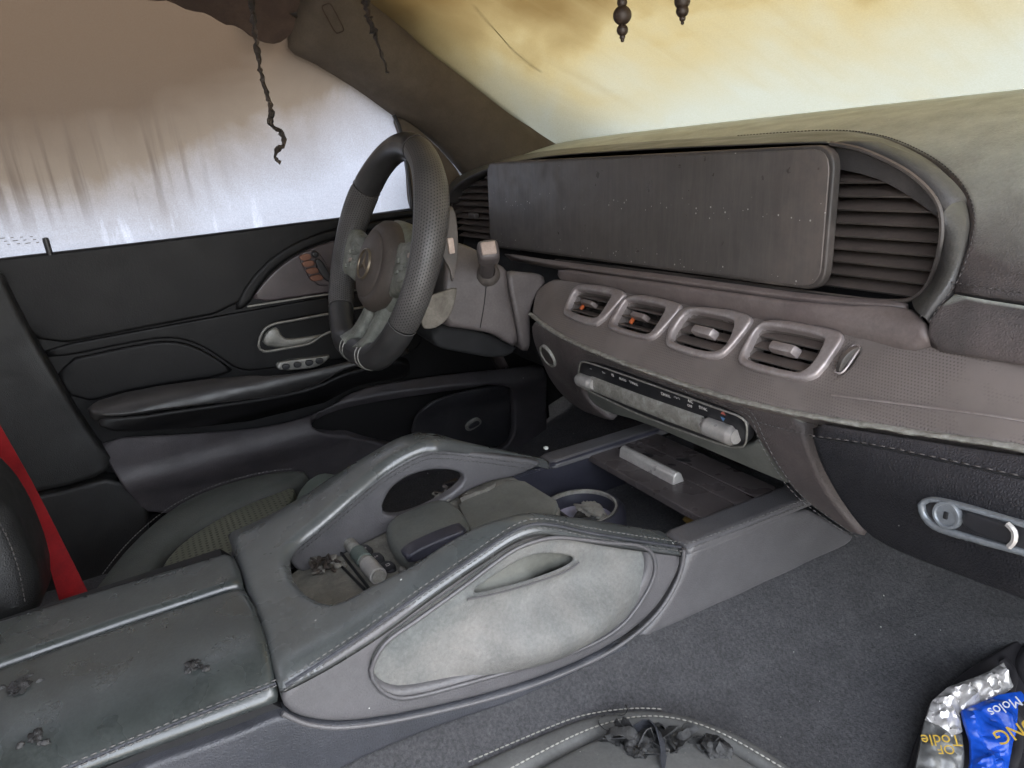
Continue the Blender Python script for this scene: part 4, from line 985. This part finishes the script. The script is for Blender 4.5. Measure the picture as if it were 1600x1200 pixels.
# left handle: face towards the switches, with its arch
LH = Ext('y', [(-.107, .0), (-.103, -.2), (-.097, -.30)])
panel('handle_inner_face', LH, [(455, 856), (500, 822), (560, 771), (600, 738), (640, 714), (665, 704), (690, 702), (760, 709), (846, 720), (848, 726), (805, 746), (775, 750), (735, 765), (700, 788), (650, 812), (600, 835), (540, 866), (497, 890), (470, 896), (450, 876)], M['console_side'], con, th=.012, rd=.004, ck=1, res=.011,
      holes=[[(596, 800), (602, 778), (616, 758), (645, 741), (680, 733), (715, 736), (729, 746), (716, 763), (684, 784), (645, 801), (612, 808)]])
for o_ in (10, 17):
    stitches('handle_stitching', LH.path([(462, 850+o_), (500, 819+o_), (560, 768+o_), (600, 735+o_), (640, 711+o_), (665, 701+o_), (690, 699+o_), (760, 706+o_), (842, 717+o_)], 5, .003, .0016), M['thread'], con, .0056, .004, .0006)
# rear wall of the switch well
WW = Ext('x', [(-.537, -.214), (-.525, -.235), (-.512, -.29)])
panel('well_rear_wall', WW, [(-.112, WW.L[1]), (.112, WW.L[1]), (.112, WW.L[-2]), (-.112, WW.L[-2])], M['palm'], con, th=.01, rd=0, px=False, ck=0, res=.02)
# switch bed
BED = Ext('x', [(-.56, -.266), (-.477, -.259), (-.231, -.232), (-.19, -.228)])
bed = panel('switch_bed', BED, [(420, 930), (455, 895), (600, 818), (760, 748), (796, 740), (874, 792), (868, 850), (700, 950), (560, 1010), (440, 990)], M['dirty_bed'], con, th=.03, rd=.003, ck=0, res=.012, bumpf=lambda v, d: .0012*np.sin(v[:, 0]*300)*np.sin(v[:, 1]*260))
panel('touch_pad', BED, [(716, 792), (772, 769), (800, 754), (822, 758), (874, 790), (862, 826), (736, 836)], M['touchpad'], con, th=.01, rd=.002, ck=0, res=.014, off=.006)
PR = Ext('x', [(-.52, -.238), (-.44, -.236), (-.40, -.226), (-.36, -.217), (-.33, -.214), (-.29, -.214)])
palm = panel('palm_rest', PR, [(598, 824), (612, 806), (650, 790), (692, 776), (712, 784), (730, 806), (733, 822), (700, 838), (660, 855), (636, 874), (618, 868), (602, 850)], M['palm'], con, th=.03, rd=.010, ck=2, res=.008, crown=(.004, .015))
tube('palm_rest_band', PR.path([(619, 876), (633, 882), (650, 866), (690, 846), (734, 828)], 5, .004, -.012), .0035, M['chrome_dull'], palm, k=8)
fs = Ext('y', [(.036, -.1), (.040, -.4)])
panel('palm_rest_cheek', fs, [(634, 878), (640, 866), (670, 850), (730, 826), (734, 830), (715, 848), (680, 868), (645, 882)], M['tray_plastic'], palm, th=.02, rd=.003, ck=2, res=.008)
r0, r1 = BED.pos(BED.px([(540, 848), (596, 912)]), .008)
tube('mode_roller', resample([r0, r1], .004), .0075, M['corroded'], con, k=14)
rm = r0+(r1-r0)*.55
tube('roller_sleeve', resample([r0+(r1-r0)*.42, r0+(r1-r0)*.62], .003), .0092, M['seat_teal'], con, k=16)
tube('roller_sleeve', resample([r0+(r1-r0)*.70, r0+(r1-r0)*.97], .003), .0095, M['silver'], con, k=16)
for k in range(2):
    p0, p1 = BED.pos(BED.px([(527-14*k, 858+7*k), (580-10*k, 925-2*k)]), .002)
    tube('switch_slot', resample([p0, p1], .006), .0016, M['black'], con, k=6)
for k in range(3):
    u, v = 567+18*k, 868+13*k
    panel('mode_key', BED, [(u-12, v-8), (u+6, v-16), (u+20, v-4), (u+3, v+5)], M['black_plastic'], con, th=.008, rd=.0012, ck=1, res=.006, off=.004)
    p3 = BED.pos([BED.hit(u+4, v-6)], .0046)[0]
    text('icon', 'PSA'[k] if k < 2 else '\u25a1', basis(p3, (1, 0, 0), (0, 1, .1)), .006, M['icon'], con)
# sliding lid over the front tray
LD = Ext('x', [(-.13, -.2425), (.06, -.2405)])
def ld(y): return float(np.interp(y, LD.P[:, 0], LD.L))
lid_x0, lid_x1 = -.140, .112
for y0, y1 in ((-.097, -.048), (-.0475, -.020), (-.0195, .016)):
    panel('lid_slat', LD, chaikin([(lid_x0, ld(y0)), (lid_x1-.004, ld(y0)), (lid_x1, ld(y0+.006)), (lid_x1, ld(y1)), (lid_x0, ld(y1))], 0), M['lid'], con, th=.009, rd=.0012, px=False, ck=0, res=.02)
hx0, hx1 = -.088, .024
sec = [(-.070, -.2425), (-.068, -.231), (-.064, -.2275), (-.060, -.2275), (-.056, -.231), (-.052, -.2425)]
V = [(x, y, z) for x in (hx0, hx1) for y, z in sec]; n = len(sec)
V += []
hnd = mesh('lid_handle', V, [(i, (i+1) % n, n+(i+1) % n, n+i) for i in range(n)]+[tuple(range(n-1, -1, -1)), tuple(range(n, 2*n))], M['silver'], con, sharp=30)
bv = hnd.modifiers.new('bevel', 'BEVEL'); bv.width = .0015; bv.segments = 2
for (u, v, a, b) in ((1068, 720, .011, .004), (1010, 712, .010, .006), (1050, 727, .006, .0025)):
    p3 = LD.pos([LD.hit(u, v)], .0006)[0]
    lathe('soot_mark', [(.0001, .0003), (1, .0003), (1, 0)], Matrix.Translation(Vector(p3)) @ Matrix.Rotation(.5, 4, 'Z') @ Matrix.Diagonal((a, b, 1, 1)), M['black'], con, k=14)
panel('lid_rear_gap', Ext('x', [(-.2, -.256), (.1, -.256)]), [(-.15, 1.49), (.13, 1.49), (.13, 1.80), (-.15, 1.80)], M['black'], con, th=.004, px=False, rd=0, ck=0, res=.1)
# tray and cup holder
zf = -.345
def quad(name, P, mt, parent, th=(0, 0, -.003)):
    P = np.asarray(P, float); V = np.vstack([P, P+np.array(th)]); n = len(P)
    return mesh(name, V, [tuple(range(n)), tuple(range(2*n-1, n-1, -1))]+[(i, i+n, (i+1) % n+n, (i+1) % n) for i in range(n)], M[mt], parent, smooth=False)
quad('tray_floor', [(-.14, -.24, zf), (.13, -.24, zf), (.13, .03, zf), (-.14, .03, zf)], 'black_plastic', con)
quad('tray_wall', [(-.138, -.24, zf), (-.138, .03, zf), (-.120, .03, -.240), (-.120, -.24, -.240)], 'tray_plastic', con, (-.003, 0, 0))
quad('tray_wall', [(.138, -.24, zf), (.128, -.24, -.240), (.128, .03, -.240), (.138, .03, zf)], 'tray_plastic', con, (.003, 0, 0))
quad('tray_wall', [(-.138, .0, zf), (.138, .0, zf), (.138, .0, -.255), (-.138, .0, -.255)], 'black_plastic', con, (0, .003, 0))
quad('tray_wall', [(-.138, -.215, zf), (-.138, -.215, -.236), (.138, -.215, -.236), (.138, -.215, zf)], 'black_plastic', con, (0, -.003, 0))
tube('tray_edge', resample([(-.119, -.23, -.238), (-.119, .02, -.239)], .02), .003, M['tray_plastic'], con, k=6)
cc = np.array([-.050, -.158, -.272])
ch = lathe('cup_holder', [(.036, -.07), (.043, -.004), (.0445, .0), (.050, .001), (.056, -.006), (.058, -.07)], Matrix.Translation(Vector(cc)), M['tray_plastic'], con, k=40)
lathe('cup_ring', [(.0435, -.004), (.0435, .0015), (.0462, .002), (.0462, -.002)], Matrix.Translation(Vector(cc)), M['corroded'], ch, k=40)
lathe('cup_liner', [(.0001, -.062), (.034, -.060), (.040, -.02), (.0405, -.018)], Matrix.Translation(Vector(cc)), M['cup_white'], ch, k=30)
# armrest
AM = Ext('y', [(-.158, -.275), (-.154, -.232), (-.136, -.211), (-.09, -.2005), (-.01, -.197), (.075, -.198), (.125, -.2045), (.148, -.217), (.156, -.236), (.157, -.275)])
a1 = panel('armrest_lid', AM, [(-110, 1000), (0, 967), (180, 913), (362, 859), (372, 880), (378, 906), (190, 968), (0, 1034), (-110, 1075)], M['armrest'], con, th=.03, rd=.008, ck=0, res=.014)
a2 = panel('armrest_lid', AM, [(-110, 1082), (0, 1041), (190, 975), (380, 913), (398, 945), (414, 990), (428, 1045), (434, 1080), (437, 1098), (300, 1148), (100, 1220), (-110, 1300)], M['armrest'], con, th=.03, rd=.007, ck=0, res=.012)
for o_ in (0, 9):
    stitches('armrest_stitching', AM.path([(428, 1064+o_), (330, 1103+o_), (220, 1148+o_), (100, 1198+o_), (40, 1224+o_)], 4, .003, .0006), M['thread'], a2, .006, .0044, .0007)
tube('armrest_seam', AM.path([(431, 1068), (330, 1108), (220, 1153), (100, 1203), (40, 1229)], 4, .008, -.0004), .0013, M['console_base'], a2, k=5)
# core that fills the console
for nm, sec in (('console_core', [(-.95, -.23), (-.57, -.225), (-.54, -.262), (-.50, -.275), (-.215, -.245), (-.215, -.46), (-.95, -.46)]),):
    V = [(x, y, z) for x in (-.146, .144) for y, z in sec]; n = len(sec)
    mesh(nm, V, [(i, (i+1) % n, n+(i+1) % n, n+i) for i in range(n)]+[tuple(range(n-1, -1, -1)), tuple(range(n, 2*n))], M['black'], con, smooth=False)
quad('console_skirt', [(-.15, -.95, -.5), (-.15, .1, -.5), (-.15, .1, -.262), (-.15, -.95, -.262)], 'console_base', con, (.01, 0, 0))
quad('left_side', [(-.150, -.56, -.5), (-.150, -.56, -.235), (-.150, -.50, -.235), (-.150, -.50, -.5)], 'console_base', con, (.01, 0, 0))

# ------------------------------------------------------------------ floor, seats, belt, loose things
def floor_z(x, y):
    z = np.interp(x, [-.9, -.2, -.15, .0, .15, .200, .26, .33, .45, 1.0], [-.50, -.50, -.31, -.31, -.31, -.364, -.398, -.430, -.46, -.46])-.005/(1+np.exp(-(x-.203)/.0015))
    return z+np.clip(y-.12, 0, 1)*.35
xs = np.concatenate([np.linspace(-.86, -.2, 8), np.linspace(-.16, .19, 26), np.linspace(.196, .212, 9), np.linspace(.22, .5, 24), np.linspace(.55, .95, 8)]); ys = np.linspace(-1.0, .6, 90)
rows = [[(x, y, floor_z(x, y)+.0016*math.sin(x*70+y*33)*math.sin(y*51-x*20)) for x in xs] for y in ys]
fl = loft('floor', rows, M['carpet']); tag(fl, kind='structure'); fl.name = 'floor_carpet'
sb_ = fl.modifiers.new('s', 'SUBSURF'); sb_.levels = 1; sb_.render_levels = 1
# under body so no daylight comes from below
ub = rbox('underbody', Matrix.Translation((0, -.3, -.62)), (1.7, 2.4, .1), .01, M['black']); tag(ub, kind='structure')
fw = rbox('firewall', Matrix.Translation((0, .68, -.2)), (1.7, .06, .7), .01, M['black']); tag(fw, kind='structure')

for nm, lc, sz in (('rear_cabin_wall', (0, -2.0, -.05), (1.8, .05, 1.2)), ('rear_side_wall', (.90, -1.55, -.05), (.05, .95, 1.2)), ('rear_side_wall', (-.90, -1.75, -.05), (.05, .60, 1.2)), ('rear_side_wall', (-.905, -1.18, -.30), (.04, .50, .72))):
    tag(rbox(nm, Matrix.Translation(lc), sz, .01, M['headliner']), kind='structure')  # unseen walls, added to cut the light from behind
kw = rbox('footwell_side', Matrix.Translation((-.88, .35, -.3)), (.05, .75, .9), .01, M['black']); tag(kw, kind='structure')
gm = mat('dusty yard ground', (.30, .28, .25), .9, grain='rough', bump=.4)
g_ = mesh('ground', [(-300, -300, -1.0), (300, -300, -1.0), (300, 300, -1.0), (-300, 300, -1.0)], [(0, 1, 2, 3)], gm, None, smooth=False); tag(g_, kind='structure')  # out of view, added to bounce daylight up into the cabin
# driver seat
DS = Ext('x', [(-1.0, -.33), (-.75, -.305), (-.6, -.292), (-.5, -.288), (-.42, -.289), (-.35, -.298), (-.305, -.325), (-.285, -.40), (-.28, -.6)])
ds = thing('driver_seat', 'dark driver seat with perforated olive centre and pale front edge', 'car seat', (-.42, -.7, -.5))
bol = panel('side_bolster', DS, [(120, 960), (150, 913), (200, 853), (262, 798), (330, 764), (400, 744), (450, 736), (492, 738), (470, 750), (430, 766), (380, 786), (310, 822), (262, 860), (240, 900), (200, 960)], M['seat_dark'], ds, th=.06, rd=.012, ck=1, res=.014, crown=(.012, .02))
panel('seat_centre', DS, [(200, 965), (243, 902), (264, 864), (312, 826), (382, 789), (432, 770), (465, 756), (450, 790), (420, 830), (400, 860), (380, 1000), (240, 1000)], M['perf_seat'], ds, th=.06, rd=.006, ck=1, res=.014, crown=(.004, .02))
panel('front_bolster', DS, [(495, 739), (520, 738), (548, 750), (562, 765), (556, 840), (420, 900), (405, 860), (425, 830), (455, 790), (470, 756)], M['seat_teal'], ds, th=.06, rd=.010, ck=1, res=.014, crown=(.006, .02))
stitches('seat_stitching', DS.path([(165, 905), (210, 850), (270, 800), (335, 768), (400, 749), (455, 741)], 5, .004, .009), M['thread'], bol, .006, .0042, .0007)
SBK = Ext('y', [(-.27, .3), (-.25, -.1), (-.22, -.30), (-.2, -.4)])
bk = panel('backrest', SBK, [(-180, 650), (-90, 700), (-32, 748), (4, 782), (32, 832), (52, 885), (62, 932), (60, 966), (20, 985), (-180, 1030)], M['seat_back'], ds, th=.12, rd=.03, ck=1, res=.02, crown=(.012, .03))
stitches('backrest_stitching', SBK.path([(-60, 752), (-20, 785), (10, 832), (30, 885), (40, 935)], 5, .004, .006), M['thread_dark'], bk, .006, .0042, .0008)
# seat belt
BT = Ext('y', [(-.62, .1), (-.45, -.15), (-.31, -.30), (-.29, -.34)])
tag(panel('seat_belt', BT, [(-60, 560), (0, 664), (50, 752), (100, 850), (148, 945), (96, 950), (70, 860), (30, 770), (-60, 660)], M['belt'], None, th=.0022, rd=.0005, ck=0, res=.02), 'red seat belt hanging beside the driver backrest', 'seat belt')

# passenger seat
PS = Ext('x', [(-1.0, -.345), (-.5, -.340), (-.35, -.342), (-.26, -.348), (-.2, -.358), (-.15, -.375), (-.115, -.42), (-.10, -.55)])
ps = thing('passenger_seat', 'grey suede passenger seat cushion with pale double stitching', 'car seat', (.45, -.5, -.46))
brd = [(690, 1215), (780, 1172), (880, 1129), (930, 1114), (985, 1106), (1040, 1108), (1100, 1123), (1180, 1157), (1260, 1212)]
inn = [(1232, 1216), (1130, 1158), (1060, 1133), (1000, 1128), (940, 1142), (880, 1168), (790, 1216)]
def ps_s(y): return float(np.interp(y, PS.P[:, 0], PS.L))
bl_ = np.vstack([[(.165, ps_s(-.85))], PS.px(brd), [(.40, ps_s(-.165)), (.60, ps_s(-.165)), (.68, ps_s(-.19)), (.72, ps_s(-.27)), (.725, ps_s(-.85)), (.66, ps_s(-.85)), (.655, ps_s(-.30)), (.61, ps_s(-.235)), (.42, ps_s(-.225))], PS.px(inn), [(.225, ps_s(-.6)), (.225, ps_s(-.85))]])
edge_ = panel('cushion_border', PS, bl_, M['seat_grey'], ps, th=.09, rd=.008, px=False, ck=1, res=.012, crown=(.003, .01))
cl_ = np.vstack([[(.232, ps_s(-.85)), (.232, ps_s(-.6))], PS.px([(800, 1222), (884, 1172), (942, 1146), (1000, 1132), (1058, 1137), (1128, 1162), (1224, 1220)]), [(.42, ps_s(-.232)), (.605, ps_s(-.242)), (.648, ps_s(-.305)), (.652, ps_s(-.85))]])
panel('cushion_centre', PS, cl_, M['seat_grey'], ps, th=.05, rd=.008, px=False, ck=1, res=.012, crown=(.005, .02))
stitches('cushion_stitching', PS.path([(700, 1206), (780, 1171), (880, 1129), (930, 1115), (990, 1108), (1030, 1109)], 5, .003, .001), M['thread_light'], edge_, .0052, .004, .0008)
stitches('cushion_stitching', PS.path([(785, 1214), (880, 1163), (940, 1138), (1000, 1125), (1060, 1129), (1130, 1153), (1225, 1208)], 5, .003, .004), M['thread_light'], edge_, .0052, .004, .0008)
tube('loose_thread', PS.path([(960, 1156), (942, 1146), (935, 1134), (950, 1124), (972, 1126), (980, 1118), (976, 1108)], 6, .003, .006), .0005, M['char_black'], edge_, k=5)

# floor mat
FM = Ext('y', [(.15, -.345), (.26, -.392), (.33, -.424), (.45, -.452), (1.0, -.452)])
fm = thing('floor_mat', 'black rubber floor mat with raised ribs in passenger footwell', 'floor mat', (.4, .1, -.46))
panel('mat_sheet', FM, [(1405, 1260), (1420, 1195), (1445, 1120), (1490, 1062), (1540, 1030), (1585, 1002), (1680, 930), (1700, 1260)], M['mat_rubber'], fm, th=.01, rd=.004, ck=1, res=.02, off=.008)
for pth in ([(1560, 1040), (1575, 1062), (1568, 1100), (1590, 1140), (1610, 1160)], [(1545, 1120), (1575, 1140), (1582, 1170), (1572, 1215)], [(1600, 1020), (1590, 1050), (1610, 1090)]):
    tube('mat_rib', FM.path(pth, 6, .006, .009), .005, M['mat_rubber'], fm, k=8, ry=.006)

# -------- crumpled pieces
def crumple(name, c, size, mt, seed, sub=3, amp=.35, parent=None, flat=1.0, freq=1.5):
    from mathutils import noise as mn
    bm = bmesh.new(); bmesh.ops.create_icosphere(bm, subdivisions=sub, radius=1)
    off = Vector((seed*3.1, seed*1.7, seed*.9)); V = []
    for v in bm.verts:
        n_ = mn.noise(v.co*freq+off)*amp+abs(mn.noise(v.co*freq*2.3+off))*amp*.7+mn.noise(v.co*freq*5+off)*amp*.15
        q = v.co*(1+n_); V.append((c[0]+q.x*size[0], c[1]+q.y*size[1], c[2]+q.z*size[2]))
    bm.verts.ensure_lookup_table(); F = [tuple(v.index for v in f.verts) for f in bm.faces]; bm.free()
    return mesh(name, V, F, M[mt], parent, smooth=True, sharp=32)
def ribbon(name, P, wid, mt, parent=None, tw=0.):
    P = resample(cr(P, 6), .004); T, Nn, Bn = frames(P); V = []
    for i in range(len(P)):
        a = tw*i/len(P); d = Nn[i]*math.cos(a)+Bn[i]*math.sin(a); n2 = np.cross(T[i], d); w_ = wid*(1+.3*random.uniform(-1, 1))
        V += [P[i]-d*w_/2-n2*.0005, P[i]+d*w_/2-n2*.0005, P[i]+d*w_/2+n2*.0005, P[i]-d*w_/2+n2*.0005]
    F = [(i*4+j, i*4+(j+1) % 4, i*4+4+(j+1) % 4, i*4+4+j) for i in range(len(P)-1) for j in range(4)]
    return mesh(name, V, F, M[mt], parent, sharp=40)
def psz(u, v, off=.0): return PS.pos([PS.hit(u, v)], off)[0]
tape = thing('burnt_tape', 'crumpled black plastic tape lying on the passenger cushion', 'debris', tuple(psz(1000, 1180)))
crumple('clump', psz(995, 1172, .004), (.014, .011, .008), 'char_black', 1, 4, .5, tape)
crumple('clump', psz(1040, 1162, .004), (.014, .006, .006), 'char_black', 2, 4, .5, tape)
for k in range(9):
    u, v = 975+k*11+random.uniform(-6, 6), 1164+random.uniform(-10, 10)
    ribbon('strip', [psz(u, v, .003), psz(u+random.uniform(-22, 22), v+random.uniform(-10, 10), random.uniform(.008, .018)), psz(u+random.uniform(-26, 26), v+random.uniform(-12, 12), random.uniform(.004, .014)), psz(u+random.uniform(-34, 34), v+random.uniform(-8, 16), .003)], random.uniform(.005, .010), 'char_black', tape, random.uniform(-2.5, 2.5))
ribbon('strip', [psz(985, 1156, .006), psz(1012, 1150, .014), psz(1030, 1168, .014), psz(1040, 1208, .003)], .011, 'console_base', tape, .3)
lump = thing('burnt_lump', 'crinkled black lump beside the tape on the passenger cushion', 'debris', tuple(psz(1112, 1172)))
crumple('clump', psz(1112, 1172, .004), (.013, .010, .007), 'char_black', 5, 4, .55, lump)
for k in range(7):
    u, v = 1095+k*6, 1172+random.uniform(-10, 10)
    ribbon('strip', [psz(u, v, .003), psz(u+random.uniform(-14, 14), v+random.uniform(-8, 8), random.uniform(.008, .015)), psz(u+random.uniform(-18, 18), v+random.uniform(-8, 12), .003)], random.uniform(.005, .009), 'char_black', lump, random.uniform(-2.5, 2.5))
for k, (u, v, s_, lab) in enumerate([(302, 1041, .011, 'molten black drip on the armrest near the console seam'), (30, 1074, .015, 'largest molten black drip on the armrest, at the left'), (56, 1152, .010, 'small charred drip low on the armrest, at the left')]):
    p3 = AM.pos([AM.hit(u, v)], .0)[0]
    dr = thing('molten_drip', lab, 'debris', tuple(p3), 'molten drips on the armrest')
    crumple('blob', p3+np.array([0, 0, .001]), (s_*.6, s_*.42, .0022), 'char_black', 10+k, 4, .6, dr, freq=2.0)
    for j in range(4):
        crumple('droplet', p3+np.array([random.uniform(-1., 1.)*s_, random.uniform(-1., 1.)*s_, -.0005]), (.003*random.uniform(.5, 1.2), .003, .002), 'char_black', 30+k*5+j, 2, .5, dr)
# charred crumbs in the switch well
for k, (u, v, s_, lab) in enumerate([(512, 888, .013, 'charred flakes at the back of the switch well'), (706, 778, .011, 'burnt brown crumbs beside the palm rest')]):
    p3 = BED.pos([BED.hit(u, v)], .004)[0]
    cb = thing('charred_crumbs', lab, 'debris', tuple(p3), 'burnt crumbs on the console')
    for j in range(16):
        crumple('crumb', p3+np.array([random.uniform(-1.4, 1.4)*s_, random.uniform(-1.4, 1.4)*s_, random.uniform(0, .4)*s_]), (random.uniform(.002, .006), random.uniform(.002, .005), random.uniform(.001, .003)), 'debris' if j % 3 else 'char', 60+k*20+j, 2, .6, cb)
    for j in range(5):
        a = p3+np.array([random.uniform(-1, 1)*s_, random.uniform(-1, 1)*s_, .002])
        ribbon('curl', [a, a+np.array([random.uniform(-.01, .01), random.uniform(-.01, .01), .007]), a+np.array([random.uniform(-.02, .02), random.uniform(-.015, .015), .003])], .0035, 'char', cb, 2.)
p3 = BED.pos(BED.px([(722, 790), (745, 781), (770, 771), (776, 764)]), .0075)
tag(ribbon('peeled_sliver', p3, .006, 'debris', None, .2), 'pale peeled sliver along the edge of the touch pad', 'debris')
# torn residue in the cup holder
cr_ = thing('cup_residue', 'black charred residue with silvery torn rim in the cup holder', 'debris', tuple(cc))
crumple('residue', cc+np.array([.012, .006, -.022]), (.022, .020, .018), 'char_black', 91, 4, .35, cr_)
crumple('ash_cap', cc+np.array([.010, .010, -.004]), (.020, .012, .005), 'corroded', 92, 4, .6, cr_)
for (u, v, z, s_, lab) in ((853, 700, -.226, .004, 'white crumb on the driver side rail'), (1004, 676, -.238, .0045, 'white crumb on the sliding lid')):
    q = at(u, v, 'z', z)
    tag(crumple('white_crumb', q, (s_, s_*.7, s_*.5), 'white_chip', int(u), 2, .4), lab, 'crumb')
q = at(1084, 815, 'z', -.30)
tag(crumple('brown_scrap', q, (.014, .010, .004), 'brownchip', 7, 3, .4), 'yellow brown scrap below the sliding lid', 'scrap')
q = at(1045, 822, 'z', -.335)
bc = lathe('bottle_cap', [(.0001, .012), (.012, .012), (.0135, .010), (.0135, 0)], Matrix.Translation(Vector(q)) @ Matrix.Rotation(.5, 4, 'X'), M['slat'], None, k=24)
tag(bc, 'grey round cap lying in the front tray', 'cap')

# hanging burnt strips of lining
def hang(name, pxs, x, r, lab):
    P = np.array([at(u, v, 'x', x) for u, v in pxs]); P = resample(cr(P, 5), .0045)
    P += RNG.normal(0, .0009, P.shape)
    t = np.linspace(0, 1, len(P)); rr = np.interp(t, np.linspace(0, 1, len(r)), r)*(1+.28*RNG.normal(0, 1, len(P)).clip(-1.3, 1.3))
    return tag(tube(name, P, rr, M['char'], None, k=7, wob=.45, ry=rr*.55), lab, 'burnt strip', 'burnt strips hanging from the roof')
hang('burnt_strip', [(392, -170), (392, -60), (392, -5), (398, 50), (404, 95), (412, 130), (420, 155), (424, 178), (420, 192), (430, 200), (441, 208), (443, 228), (430, 236), (432, 250), (438, 256)], -.52, [.014, .012, .0085, .006, .0058, .0064, .005], 'long twisted burnt strip hanging before the side window')
hang('burnt_strip', [(566, -190), (570, -60), (572, -5), (578, 30), (588, 60), (598, 88), (606, 116)], -.5, [.017, .016, .011, .007, .002], 'short tapering burnt strip hanging before the pillar')
# bead pendants
def beads(lab, u, pts, x):
    top = at(u, -60, 'x', x); top[2] = .562; pn = thing('bead_pendant', lab, 'pendant', tuple(top), 'bead pendants hanging from the mirror')
    prev = None
    for v, r in pts:
        q = at(u+(v*.01), v, 'x', x)
        rr = r/FPX*np.dot(q-C0, AF)
        bm_ = [(rr*math.sin(math.pi*k/10)+.00005, -rr*math.cos(math.pi*k/10)) for k in range(11)]
        lathe('bead', bm_, Matrix.Translation(Vector(q)), M['bead'], pn, k=20, sharp=None); prev = q
    first = at(u+pts[0][0]*.01, pts[0][0], 'x', x); tube('cord', resample([top, first, prev], .01), .0008, M['bead'], pn, k=5)
beads('longer string of dark round beads hanging before the windscreen', 972, [(-28, 9), (-12, 8), (4, 8), (24, 14.5), (47, 9), (58, 4.5), (63, 3)], .0)
beads('shorter string of dark round beads hanging before the windscreen', 1066, [(-34, 9), (-16, 14), (2, 12.5), (17, 10), (29, 5), (36, 2.8)], .0)

# -------- crumpled snack wrapper on the mat
wr = thing('snack_wrapper', 'crumpled silver and blue snack wrapper with yellow lettering on the rubber mat', 'wrapper', tuple(FM.pos([FM.hit(1500, 1150)], .01)[0]))
from mathutils import noise as mnoise
def foil(name, loop, mt, seed, off, amp, parent, res=.0026):
    S_ = FM
    def bf(v, d):
        out = np.zeros(len(v))
        for i in range(len(v)):
            p = Vector((v[i][0]*36, v[i][1]*36, seed*2.3))
            out[i] = amp*(abs(mnoise.noise(p))*1.6+abs(mnoise.noise(p*2.3))*.7+.3*mnoise.noise(p*5))
        return out*np.clip(d/.006, .15, 1)
    o = panel(name, S_, loop, M[mt], parent, th=.003, rd=.0008, ck=0, res=res, off=off, bumpf=bf)
    o.data.set_sharp_from_angle(angle=math.radians(48)); return o
foil('silver_foil', [(1432, 1140), (1440, 1112), (1462, 1092), (1500, 1078), (1530, 1066), (1552, 1052), (1560, 1070), (1568, 1092), (1540, 1112), (1500, 1128), (1484, 1132), (1488, 1160), (1470, 1170)], 'foil', 3, .022, .016, wr)
foil('grey_film', [(1412, 1230), (1424, 1185), (1432, 1142), (1468, 1150), (1488, 1162), (1486, 1215), (1480, 1235)], 'foil_grey', 5, .020, .012, wr)
foil('blue_film', [(1484, 1134), (1500, 1127), (1540, 1110), (1574, 1102), (1580, 1112), (1566, 1122), (1562, 1150), (1562, 1240), (1490, 1240), (1492, 1175)], 'foil_blue', 8, .028, .008, wr)
for body, u, v, s_, mt, rot_ in (('Molos', 1528, 1142, .013, 'white', .35), ('UNG', 1536, 1172, .018, 'yellow', .3), ('Todle', 1440, 1190, .014, 'yellow', -.05), ('OF', 1444, 1201, .011, 'yellow', -.05)):
    p3 = FM.pos([FM.hit(u, v)], .050 if mt != 'x' and u > 1480 else .042)[0]
    ang = math.pi+rot_
    xx = np.array([.52, .85, -.1]); nn_ = np.array([.3, -.35, .88]); nn_ /= np.linalg.norm(nn_); xx = xx-xx.dot(nn_)*nn_; xx /= np.linalg.norm(xx)
    yy = np.cross(nn_, xx); x2 = xx*math.cos(ang)+yy*math.sin(ang); y2 = np.cross(nn_, x2)
    text('lettering', body, basis(p3, x2, y2), s_, M[mt], wr, .0003)

# pale ash crumbs scattered over everything that faces up
V, F = [], []
def crumb_at(p, r):
    b = len(V); q = RNG.normal(0, 1, (4, 3)); q /= np.linalg.norm(q, axis=1)[:, None]
    for k in range(4): V.append(np.asarray(p)+q[k]*r*RNG.uniform(.5, 1.2)*np.array([1, 1, .6])+np.array([0, 0, r*.4]))
    for f in ((0, 1, 2), (0, 2, 3), (0, 3, 1), (1, 3, 2)): F.append(tuple(b+i for i in f))
def crumbs(S_, n, ubox, r0, r1, off=0.):
    for _ in range(n):
        u, v = RNG.uniform(ubox[0], ubox[2]), RNG.uniform(ubox[1], ubox[3])
        try: crumb_at(S_.pos([S_.hit(u, v)], off)[0], RNG.uniform(r0, r1)*RNG.uniform(.5, 1))
        except ValueError: pass
crumbs(AM, 60, (10, 960, 410, 1060), .0004, .0011)
crumbs(PS, 60, (900, 1150, 1180, 1198), .0005, .0016, .005)
crumbs(BED, 120, (500, 800, 700, 930), .0006, .0024, .001)
crumbs(BED, 60, (700, 750, 790, 790), .0006, .0022, .006)
crumbs(SH, 70, (850, 440, 1600, 690), .0003, .0008, .0005)
crumbs(LD, 50, (930, 690, 1190, 790), .0004, .0010, .0)
for _ in range(170):
    x_, y_ = RNG.uniform(.16, .5), RNG.uniform(-.3, .25); crumb_at((x_, y_, float(floor_z(x_, y_))), RNG.uniform(.0004, .0012))
ac = mesh('ash_crumbs', V, F, M['debris'], None, smooth=False); tag(ac, 'pale ash crumbs scattered over console, seat and carpet', 'ash', kind='stuff')
